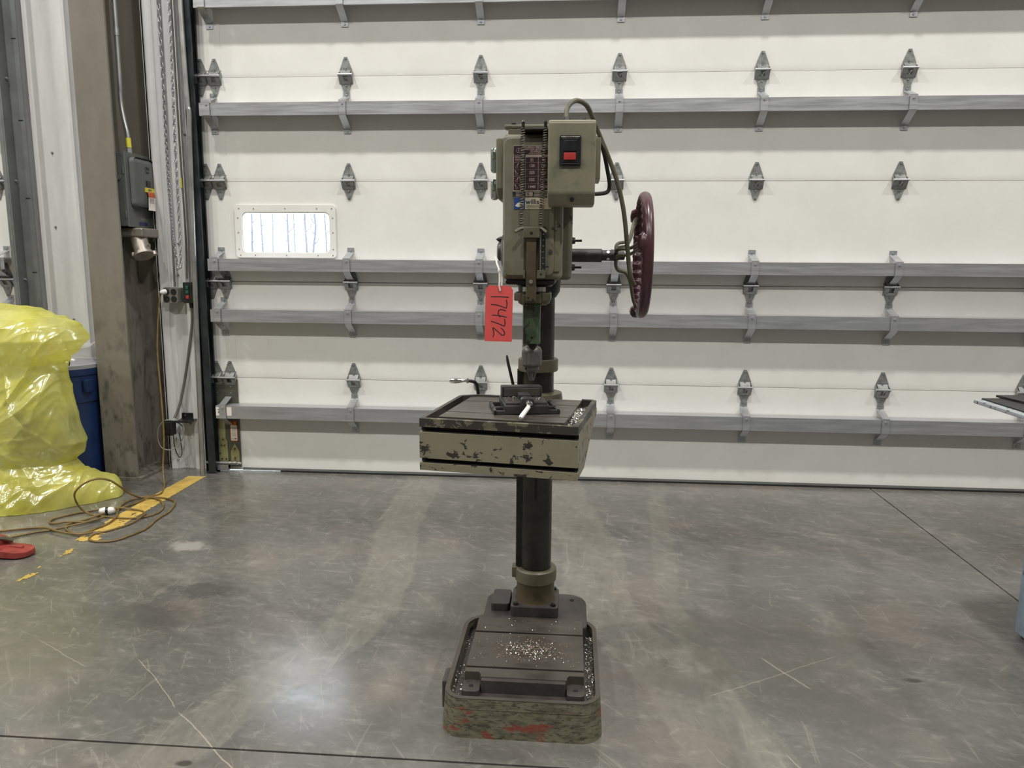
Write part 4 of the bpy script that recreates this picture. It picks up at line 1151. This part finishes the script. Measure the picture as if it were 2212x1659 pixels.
# right: bolts and the feed shaft
for z in (1.4205, 1.3415):
    nt = obj('side_nut', cyl((-.005, 2.32, z), (.006, 2.32, z), .0125, .010, n=6), MT['iron_dark'], dp, smooth=0)
    obj('side_stud', cyl((.0, 2.32, z), (.026, 2.32, z), .0035, n=10), MT['iron_dark'], nt)
WY_, WZ = 2.40, 1.378
fs = obj('feed_shaft', lathe([(.0225, -.02), (.0205, -.01), (.0205, .088), (.0165, .090), (.0165, .128)], (0, WY_, WZ), (1, 0, 0), 28), MT['shaft'], dp)
for a in (40, 140, 220, 320):
    p = Vector((.108, WY_ + math.cos(R(a)) * .0155, WZ + math.sin(R(a)) * .0155)); q = Vector((0, math.cos(R(a)), math.sin(R(a))))
    obj('shaft_hole', cyl(p, p + q * .0014, .0048, n=10), MT['steel'], fs)
hub = obj('feed_hub', lathe([(.0155, .126), (.0155, .134), (.0135, .138), (.0135, .158), (.008, .160)], (0, WY_, WZ), (1, 0, 0), 20), MT['shaft'], fs)
# ---- handwheel: scalloped grip rim carried on bent rods
hw = obj('handwheel_rim', nb(), MT['maroon'], dp)
b = nb(); RW, XW = .178, .214
NA, NS = 176, 14
rows = []
for i in range(NA):
    a = 2 * math.pi * i / NA
    sc = math.cos(a * 36)
    row = []
    for j in range(NS):
        q = 2 * math.pi * j / NS
        rad, ax = math.cos(q), math.sin(q)
        rr = .0145 * rad; xx = .0165 * ax
        if rad < .2 and ax < .75: rr -= .0052 * sc * (1 if rad < 0 else .4); xx += -.0028 * sc
        c = Vector((XW + xx, WY_ + math.cos(a) * (RW + rr), WZ + math.sin(a) * (RW + rr)))
        row.append(b.verts.new(c))
    rows.append(row)
for i in range(NA):
    r0, r1 = rows[i], rows[(i + 1) % NA]
    for j in range(NS): b.faces.new((r0[j], r0[(j + 1) % NS], r1[(j + 1) % NS], r1[j]))
bmesh.ops.recalc_face_normals(b, faces=b.faces)
b.to_mesh(hw.data); b.free()
hw.data.polygons.foreach_set('use_smooth', [True] * len(hw.data.polygons))
for a in (168, 282, 45):
    def rp(x, r, da=0): return (x, WY_ + math.cos(R(a + da)) * r, WZ + math.sin(R(a + da)) * r)
    for s in (-1, 1):
        obj('spoke_rod', tube(spline([rp(.135, .004, s * 60), rp(.133, .03, s * 20), rp(.142, .046, s * 12), rp(.165, .054, s * 10), rp(.18, .085, s * 6), rp(.192, .14, s * 4), rp(.206, .17, s * 3)], 6), .0052, 8), MT['cable'], hw)
    obj('spoke_clamp', tube([rp(.203, .178, -9), rp(.2, .178, -5), rp(.199, .178, 0), rp(.2, .178, 5), rp(.203, .178, 9)], [.007, .0165, .0175, .0165, .007], 12), MT['maroon'], hw)
# ---- switch box
sb = obj('switch_box', prism([(2.052, 1.536), (2.052, 1.716), (2.058, 1.722), (2.162, 1.722), (2.162, 1.506), (2.078, 1.506)], 'x', -.0705, .054, bev=.006), MT['press_lt'], dp)
sp = obj('switch_bezel', prism(rrect(-.040, .0155, 1.604, 1.681, .003, 3), 'y', 2.046, 2.053, bev=.001), MT['black'], sb)
obj('switch_guard', box(-.034, .009, 2.0425, 2.047, 1.612, 1.674, .002), MT['black'], sp)
obj('start_rocker', box(-.029, .004, 2.038, 2.043, 1.64, 1.668, .002), MT['black'], sp)
obj('stop_button', box(-.0285, .0025, 2.037, 2.044, 1.6185, 1.6365, .0015), MT['red_btn'], sp)
obj('bezel_bar', box(-.037, .013, 2.0435, 2.047, 1.675, 1.678, .001), MT['steel'], sp)
obj('bezel_bar', box(-.035, .011, 2.043, 2.047, 1.608, 1.6105, .001), MT['cable_dk'], sp)
obj('box_screw', cyl((-.006, 2.066, 1.521), (-.006, 2.060, 1.518), .0055, n=10), MT['iron_dark'], sb)
obj('box_side_plate', box(.054, .069, 2.12, 2.24, 1.578, 1.686, .002), MT['press_lt'], sb)
obj('box_arm', box(-.04, .03, 2.15, 2.30, 1.52, 1.66, .004), MT['press'], sb)
# cables
cb_ = obj('power_cable', tube(spline([(-.022, 2.14, 1.715), (-.024, 2.16, 1.766), (-.002, 2.19, 1.795), (.028, 2.22, 1.790), (.046, 2.25, 1.765), (.062, 2.28, 1.735), (.092, 2.29, 1.67), (.124, 2.30, 1.593), (.141, 2.30, 1.53), (.151, 2.30, 1.474), (.160, 2.30, 1.40), (.170, 2.30, 1.325), (.184, 2.30, 1.290)], 8), .0068, 10), MT['cable'], dp)
obj('cable_gland', cyl((-.022, 2.14, 1.72), (-.0225, 2.145, 1.742), .012, .009, n=10), MT['black'], cb_)
obj('cable_tape', cyl((.0, 2.15, 1.722), (.03, 2.15, 1.735), .008, n=10), MT['iron_dark'], cb_)
obj('motor_cable', tube(spline([(.058, 2.22, 1.70), (.08, 2.28, 1.68), (.098, 2.33, 1.62), (.105, 2.35, 1.585), (.098, 2.35, 1.565), (.07, 2.33, 1.558), (.04, 2.30, 1.556)], 7), .0062, 10), MT['cable_dk'], dp)
# ---- name plate and stickers
np_ = obj('name_plate', box(-.168, -.068, 2.1395, 2.1412, 1.549, 1.6695), MT['plate_line'], dp)
cells = nb()
zs = [1.668, 1.6455, 1.6255, 1.6065, 1.5885, 1.5695, 1.5505]
xs = [-.1668, -.134, -.099, -.069]
t_ = .0006
box(xs[0], xs[3], 2.1388, 2.1397, zs[1] + t_, zs[0], bm=cells)
for k in range(1, 6):
    for i in range(3):
        zt = zs[k] - t_ if not (k == 1 and i > 0) else zs[k] - .0075
        box(xs[i] + t_, xs[i + 1] - t_, 2.1388, 2.1397, zs[k + 1] + t_, zt, bm=cells)
obj('plate_cells', cells, MT['plate_maroon'], np_, smooth=0)
pr_ = nb()
def put(s, size, x, z, bold=.0001, align='CENTER'):
    merge(pr_, text_bm(s, size, align, .0002, bold), at(x, 2.1386, z, FACE))
put('SOLBERGA MEKANISKA', .0066, -.107, 1.6645); put('VERKSTADS AKTIEBOLAG', .0062, -.107, 1.6592)
put('SOLBERGA', .0060, -.107, 1.6540); put('MADE IN SWEDEN', .0046, -.107, 1.6488)
for k, s in enumerate(('120', '325', '522', '1440')): put(s, .0105, -.1165, (zs[k + 2] + zs[k + 3]) / 2, .0002)
put('[I]', .009, -.1165, 1.6315); put('[II]', .009, -.085, 1.6315)
for k, s in enumerate(('240', '650', '1044', '2880')): put(s, .0105, -.0845, (zs[k + 2] + zs[k + 3]) / 2, .0002)
def ring_icon(x, z, r, w=.0008):
    ring_prism([(x + math.cos(i * .3927) * (r + w), z + math.sin(i * .3927) * (r + w)) for i in range(16)], [(x + math.cos(i * .3927) * r, z + math.sin(i * .3927) * r) for i in range(16)], 'y', 2.1386, 2.1389, pr_)
def bar_icon(x0, z0, x1, z1, w=.0006):
    d = Vector((x1 - x0, z1 - z0)).normalized(); n_ = Vector((-d.y, d.x)) * w
    prism([(x0 + n_.x, z0 + n_.y), (x0 - n_.x, z0 - n_.y), (x1 - n_.x * 1.8, z1 - n_.y * 1.8), (x1 + n_.x * 1.8, z1 + n_.y * 1.8)], 'y', 2.1386, 2.1389, pr_)
ring_icon(-.153, 1.6568, .0058); put('S', .009, -.153, 1.6568)
for k, dirs in enumerate(((1, 1), (-1, 1), (1, -1), (-1, -1))):
    z = (zs[k + 2] + zs[k + 3]) / 2 - .003
    for x, s in ((-.158, dirs[0]), (-.146, dirs[1])):
        ring_icon(x, z, .0026, .0006); bar_icon(x + s * .0015, z + .003, x + s * .0045, z + .0095)
for i in range(4): box(-.163, -.138, 2.1386, 2.1389, 1.6285 + i * .0042, 1.6297 + i * .0042, bm=pr_)
box(-.13, -.073, 2.1386, 2.1389, 1.6395, 1.6415, bm=pr_)
obj('plate_lettering', pr_, MT['plate_line'], np_, smooth=0)
s2 = obj('lubrication_plate', box(-.169, -.068, 2.1396, 2.1412, 1.533, 1.5475), MT['ink'], dp)
q = nb()
for i in range(3):
    box(-.160, -.140, 2.1388, 2.1397, 1.5355 + i * .004, 1.5372 + i * .004, bm=q); box(-.11, -.072, 2.1388, 2.1397, 1.5355 + i * .004, 1.5372 + i * .004, bm=q)
box(-.169, -.068, 2.1388, 2.1397, 1.5475, 1.549, bm=q); box(-.169, -.068, 2.1388, 2.1397, 1.532, 1.533, bm=q)
box(-.133, -.114, 2.1388, 2.1397, 1.5355, 1.5455, bm=q)
obj('plate_lines', q, MT['plate_line'], s2, smooth=0)
obj('plate_lettering', merge(nb(), text_bm('SE-1', .0085, ext=.0002, bold=.0001), at(-.1235, 2.1386, 1.5405, FACE)), MT['ink'], s2, smooth=0)
s3 = obj('dealer_sticker', box(-.165, -.062, 2.1396, 2.1412, 1.5005, 1.531), MT['sticker'], dp)
s4 = obj('sticker_blue_field', box(-.165, -.1345, 2.1390, 2.1397, 1.5005, 1.531), MT['sticker_blue'], s3)
obj('sticker_emblem', prism([(-.162, 1.509), (-.156, 1.516), (-.150, 1.519), (-.143, 1.519), (-.138, 1.514), (-.139, 1.509), (-.145, 1.506), (-.155, 1.506)], 'y', 2.1386, 2.1391), MT['sticker_white'], s3, smooth=0)
obj('sticker_lettering', merge(nb(), text_bm('willis', .0185, ext=.0002, bold=.0003), at(-.114, 2.1392, 1.5195, FACE)), m_plain('navy_ink', lin(44, 50, 78), .6), s3, smooth=0)
q = nb()
for i in range(3): box(-.131, -.08, 2.1390, 2.1397, 1.503 + i * .0032, 1.5042 + i * .0032, bm=q)
obj('sticker_small_print', q, MT['grey_ink'], s3)
# ---- return springs, depth bar and scale
def helix(p0, p1, r, turns, wire, n=12):
    p0, p1 = Vector(p0), Vector(p1)
    u, w, d = frame_of(p1 - p0)
    return tube([p0 + (p1 - p0) * (i / (turns * n)) + (u * math.cos(2 * math.pi * i / n) + w * math.sin(2 * math.pi * i / n)) * r for i in range(turns * n + 1)], wire, 5)
for (xt, xb, tn) in ((-.140, -.1415, 40), (-.080, -.089, 40)):
    sg = obj('return_spring', helix((xt, 2.122, 1.712), (xb, 2.122, 1.455), .0050, tn, .0016), MT['spring'], dp, smooth=60)
    obj('spring_post', cyl((xt, 2.122, 1.708), (xt, 2.122, 1.728), .0045, n=10), MT['iron_dark'], sg)
    obj('spring_screw', cyl((xt, 2.122, 1.728), (xt, 2.122, 1.733), .0035, .0025, n=8), MT['chrome'] if xt < -.1 else MT['iron_dark'], sg)
obj('spring_post_bar', box(-.146, -.07, 2.118, 2.19, 1.706, 1.712, .002), MT['iron_dark'], dp)
obj('bar_recess_shade', box(-.137, -.092, 2.1385, 2.1415, 1.33, 1.424), MT['brown'], dp)  # dark brown panel stands for the shaded recess on both sides of the depth bar
yk = obj('spring_yoke', box(-.136, -.091, 2.098, 2.140, 1.4215, 1.4505, .003), MT['olive'], dp)
obj('yoke_horn', tube([(-.136, 2.118, 1.448), (-.146, 2.112, 1.445), (-.159, 2.104, 1.437)], .0048, 8), MT['olive'], yk)
obj('yoke_horn', tube([(-.091, 2.118, 1.448), (-.083, 2.112, 1.445), (-.072, 2.104, 1.436)], .0048, 8), MT['olive'], yk)
obj('yoke_hole', cyl((-.114, 2.0985, 1.434), (-.114, 2.0972, 1.434), .0042, n=12), MT['slot'], yk)
obj('depth_bar', box(-.128, -.1005, 2.108, 2.134, 1.249, 1.424, .003), MT['brown'], dp)
obj('bar_bolt', cyl((-.114, 2.108, 1.303), (-.114, 2.101, 1.303), .0055, n=8), MT['steel'], dp)
for (x, z) in ((-.121, 1.258), (-.108, 1.254)): obj('bar_screw', cyl((x, 2.1085, z), (x, 2.107, z), .003, n=8), MT['slot'], dp)
sc = obj('depth_scale', box(-.0915, -.0765, 2.126, 2.142, 1.325, 1.452, .001), MT['ink'], dp)
obj('scale_edge', box(-.0915, -.0885, 2.1245, 2.1262, 1.325, 1.44), MT['steel'], sc)
q = nb()
for i in range(7): box(-.0845, -.080, 2.1252, 2.1262, 1.335 + i * .016, 1.3375 + i * .016, bm=q)
for i in range(40): box(-.0885, -.0865, 2.1252, 2.1262, 1.33 + i * .0027, 1.3306 + i * .0027, bm=q)
obj('scale_marks', q, MT['steel'], sc)
obj('scale_pointer', box(-.078, -.066, 2.124, 2.128, 1.342, 1.345), MT['iron_dark'], sc)
obj('guide_block', box(-.1365, -.130, 2.112, 2.15, 1.312, 1.334, .002), MT['olive'], dp)
gb = obj('guide_block', box(-.0995, -.0755, 2.112, 2.15, 1.312, 1.334, .002), MT['olive'], dp)
obj('block_hole', cyl((-.087, 2.1125, 1.323), (-.087, 2.1112, 1.323), .003, n=10), MT['slot'], gb)
# ---- quill, yoke, guard, chuck
obj('quill', lathe([(.034, 1.232), (.034, 1.30)], (-.113, 2.27, 0), n=32), MT['steel'], dp)
qc = obj('quill_clamp', lathe([(.036, 1.230), (.046, 1.236), (.049, 1.245), (.049, 1.266), (.046, 1.269), (.03, 1.269)], (-.113, 2.265, 0), n=32), MT['olive'], dp)
obj('clamp_ear', box(-.166, -.135, 2.175, 2.26, 1.2465, 1.2705, .004), MT['olive'], qc)
obj('clamp_ear', box(-.095, -.061, 2.175, 2.26, 1.2465, 1.2705, .004), MT['olive'], qc)
obj('clamp_front', box(-.14, -.088, 2.132, 2.235, 1.242, 1.266, .004), MT['brown'], qc)
obj('spindle', lathe([(.0, 1.1), (.017, 1.1), (.017, 1.24)], (-.117, 2.27, 0), n=24), MT['iron_dark'], dp)
gd = obj('chuck_guard', box(-.138, -.0955, 2.216, 2.222, 1.119, 1.236, .0015), MT['green'], dp)
obj('guard_flange', box(-.141, -.1375, 2.216, 2.26, 1.119, 1.236, .001), MT['green'], gd)
obj('guard_flange', box(-.096, -.0925, 2.216, 2.26, 1.119, 1.236, .001), MT['green'], gd)
obj('guard_screw', cyl((-.116, 2.2165, 1.138), (-.116, 2.2148, 1.138), .0032, n=10), MT['slot'], gd)
wob = lambda i, h: (.955 if i % 4 == 0 else 1) if 1.054 < h < 1.09 else 1
ck = obj('chuck', lathe([(.014, 1.112), (.018, 1.108), (.0255, 1.104), (.029, 1.098), (.0305, 1.0925), (.0305, 1.0885), (.0305, 1.058), (.0305, 1.054), (.0285, 1.050), (.0255, 1.0495), (.0225, 1.046), (.0222, 1.036), (.016, 1.027), (.0, 1.027)][::-1], (-.118, 2.27, 0), n=64, wob=wob), MT['chuck'], dp)
obj('chuck_gear_ring', lathe([(.02, 1.044), (.0268, 1.0465), (.0275, 1.050), (.02, 1.053)], (-.118, 2.27, 0), n=72, wob=lambda i, h: .94 if i % 2 else 1), MT['chuck'], ck)
for a in (-90, 30, 150):
    obj('chuck_jaw', cyl((-.118 + math.cos(R(a)) * .011, 2.27 + math.sin(R(a)) * .011, 1.03), (-.118 + math.cos(R(a)) * .0045, 2.27 + math.sin(R(a)) * .0045, 1.002), .0055, .0028, n=8), MT['chuck'], ck)
obj('key_hole', cyl((-.135, 2.2545, 1.0405), (-.1365, 2.2535, 1.0405), .0034, n=10), MT['slot'], ck)

# ================================================================== THINGS ON THE PRESS
# ---- drill vise standing on the table
VM = TM @ Matrix.Translation((.051, .141, .9412)) @ Matrix.Rotation(R(20), 4, 'Z')
v0 = VM @ Vector((0, .08, 0))
vs_ = empty('drill_vise', v0, 'dark cast iron drill vise with a bright tommy bar on the press table', 'vise')
VI = m_plain('vise_black_iron', lin(56, 54, 54), .42, .2, .2, 30)
obj('vise_body', prism([(0, 0), (0, .024), (.02, .026), (.155, .026), (.158, .02), (.158, 0)], 'x', -.062, .062, bev=.003), VI, vs_, M=VM)
for s in (-1, 1):
    b = nb()
    a0, a1 = (.06, .092)
    for (x0, x1, y0, y1) in ((a0, a1, 0.0, .012), (a0, a1, .056, .068), (a0, a1, .135, .148), (a1 - .009, a1, 0, .148)):
        xx = sorted((s * x0, s * x1)); box(xx[0], xx[1], y0, y1, 0, .0105, .0015, b)
    obj('vise_ear', b, VI, vs_, M=VM)
    xx = sorted((s * .012, s * .058))
    obj('vise_way', box(xx[0], xx[1], .012, .1, .025, .0315, .002), MT['iron'], vs_, M=VM)
obj('fixed_jaw', box(-.059, .059, .112, .152, .022, .060, .004), VI, vs_, M=VM)
obj('jaw_plate', box(-.052, .052, .106, .1125, .032, .055, .001), MT['iron'], vs_, M=VM)
obj('moving_jaw', box(-.016, .018, .06, .104, .026, .046, .004), VI, vs_, M=VM)
obj('screw_block', prism([(-.023, 0), (.025, 0), (.018, .043), (.013, .046), (-.012, .046), (-.017, .043)], 'y', -.004, .022, bev=.003), VI, vs_, M=VM)
obj('vise_screw', lathe([(.0075, -.012), (.0085, -.006), (.0085, .09)], (.002, -.012, .032), (0, 1, 0), 18), MT['steel'], vs_, M=VM)
obj('screw_head', lathe([(0, 0), (.008, .001), (.0095, .006), (.0095, .016), (.006, .02)], (.002, -.034, .032), (0, 1, 0), 18), MT['chrome'], vs_, M=VM)
p, q_ = Vector((.006, -.026, .034)), Vector((-.028, -.088, .012))
hb_ = obj('tommy_bar', cyl(p + (p - q_) * .08, p + (q_ - p) * .25, .0028, n=12), MT['chrome'], vs_, M=VM)
obj('bar_handle', lathe([(.0032, 0), (.0062, .004), (.0066, .05), (.0062, .062), (.004, .066)], p + (q_ - p) * .22, q_ - p, 16), MT['white_rod'], hb_, M=VM)

# ---- red lot tag hanging from the head
tg = empty('lot_tag', (-.204, 2.12, 1.135), 'red card tag marked 17472 wired to the left side of the press head', 'tag')
tgm = at(-.204, 2.12, 1.213) @ Matrix.Rotation(R(1.0), 4, 'Y')
hw_, hh = .0385, .078
obj('card', prism([(-hw_, -hh), (hw_, -hh), (hw_, hh - .011), (hw_ - .009, hh), (-hw_ + .009, hh), (-hw_, hh - .011)], 'y', -.0004, .0004), MT['tag'], tg, M=tgm, smooth=0)
# handwritten digits, read from top to bottom
ink = nb()
for st_p in ([(305, 370), (540, 362), (780, 370)],
             [(720, 440), (738, 540), (730, 640), (700, 655), (600, 620), (450, 580), (315, 573)],
             [(715, 735), (640, 708), (560, 703), (520, 740), (512, 800), (530, 860), (570, 905)], [(345, 853), (500, 858), (640, 880), (745, 905)],
             [(682, 945), (700, 1050), (685, 1135), (640, 1125), (500, 1070), (325, 1020)],
             [(590, 1195), (650, 1240), (690, 1310), (690, 1360), (650, 1388), (590, 1360), (500, 1280), (390, 1195), (380, 1225), (400, 1300), (405, 1380), (380, 1440)]):
    tube(spline([((x - 527) * .0001055, -.0006, -(y - 817) * .000105) for x, y in st_p], 5), .0013, 6, ink)
obj('handwriting', ink, MT['ink'], tg, M=tgm)
obj('tie_wire', tube(spline([(-.217, 2.15, 1.372), (-.210, 2.13, 1.35), (-.204, 2.12, 1.335), (-.2015, 2.117, 1.31), (-.202, 2.115, 1.29), (-.2, 2.117, 1.277)], 6), .0027, 7), MT['string'], tg)
obj('tie_wire', tube(spline([(-.2, 2.122, 1.277), (-.196, 2.124, 1.295), (-.197, 2.126, 1.318), (-.201, 2.122, 1.334), (-.205, 2.12, 1.332)], 6), .0025, 7), MT['string'], tg)
obj('tie_knot', lathe([(0, 0), (.003, .002), (.004, .006), (.0025, .011), (0, .012)], (-.2035, 2.118, 1.326), (0, 0, 1), 10), MT['string'], tg)
obj('tag_eyelet', cyl((-.2005, 2.1192, 1.279), (-.2005, 2.1188, 1.279), .003, n=12), MT['slot'], tg)

# ---- metal chips (uncountable)
def chips(name, label, pts, size, m, M=None, parent=None):
    b = nb()
    for p in pts:
        L = size * random.uniform(.5, 1.8); w = size * random.uniform(.2, .5)
        a = random.uniform(0, 6.28); ti = random.uniform(-.6, .6)
        d = Vector((math.cos(a) * math.cos(ti), math.sin(a) * math.cos(ti), abs(math.sin(ti))))
        s_ = Vector((-math.sin(a), math.cos(a), random.uniform(-.7, .7))).normalized() * w
        c = Vector(p) + Vector((0, 0, .0012 + abs(s_.z)))
        mdl = c + d * L * .5 + Vector((0, 0, L * random.uniform(0, .3)))
        e = c + d * L
        vv = [b.verts.new(x) for x in (c - s_, c + s_, mdl + s_, mdl - s_, e + s_ * .5, e - s_ * .5)]
        b.faces.new((vv[0], vv[1], vv[2], vv[3])); b.faces.new((vv[3], vv[2], vv[4], vv[5]))
    o = obj(name, b, m, parent, M=M, smooth=0)
    return tag(o, label, 'metal chips', None, 'stuff')
random.seed(21)
P = []
for i in range(430):
    P.append((random.gauss(-.115, .045), random.gauss(2.262, .028), .131))
for i in range(120):
    P.append((random.uniform(-.29, .05), random.uniform(2.1, 2.47), .131))
chips('metal_chips', 'bright drill chips heaped at the middle of the press base plate', [p for p in P if 2.155 < p[1] < 2.365 and -.3 < p[0] < .055 or 2.385 < p[1] < 2.47 and -.3 < p[0] < .05], .0034, MT['chips'])
P = [(random.gauss(-.115, .06), random.gauss(2.262, .035), .131) for i in range(420)]
chips('metal_chips', 'dark oily chips around the bright heap on the press base plate', [p for p in P if 2.155 < p[1] < 2.365 and -.3 < p[0] < .055], .003, MT['chips_oil'])
P = [(random.uniform(.064, .088), random.uniform(2.06, 2.44), .088) for i in range(330)] + [(random.uniform(-.335, -.308), random.uniform(2.06, 2.42), .088) for i in range(110)] + [(random.uniform(-.3, .06), random.uniform(2.008, 2.035), .088) for i in range(110)]
chips('metal_chips', 'bright drill chips caught in the gutter around the press base plate', P, .0038, MT['chips'])
P = [(random.uniform(.172, .197), random.triangular(.05, .33, .2), .9225 + random.uniform(0, .012)) for i in range(520)]
chips('metal_chips', 'shiny curled chips filling the right gutter of the press table', P, .005, MT['chips'], M=TM)
P = [(random.uniform(-.06, .06), random.uniform(.02, .09), .032) for i in range(70)]
chips('metal_chips', 'few bright chips scattered on top of the drill vise', [p for p in P if abs(p[0]) > .02], .003, MT['chips'], M=VM)
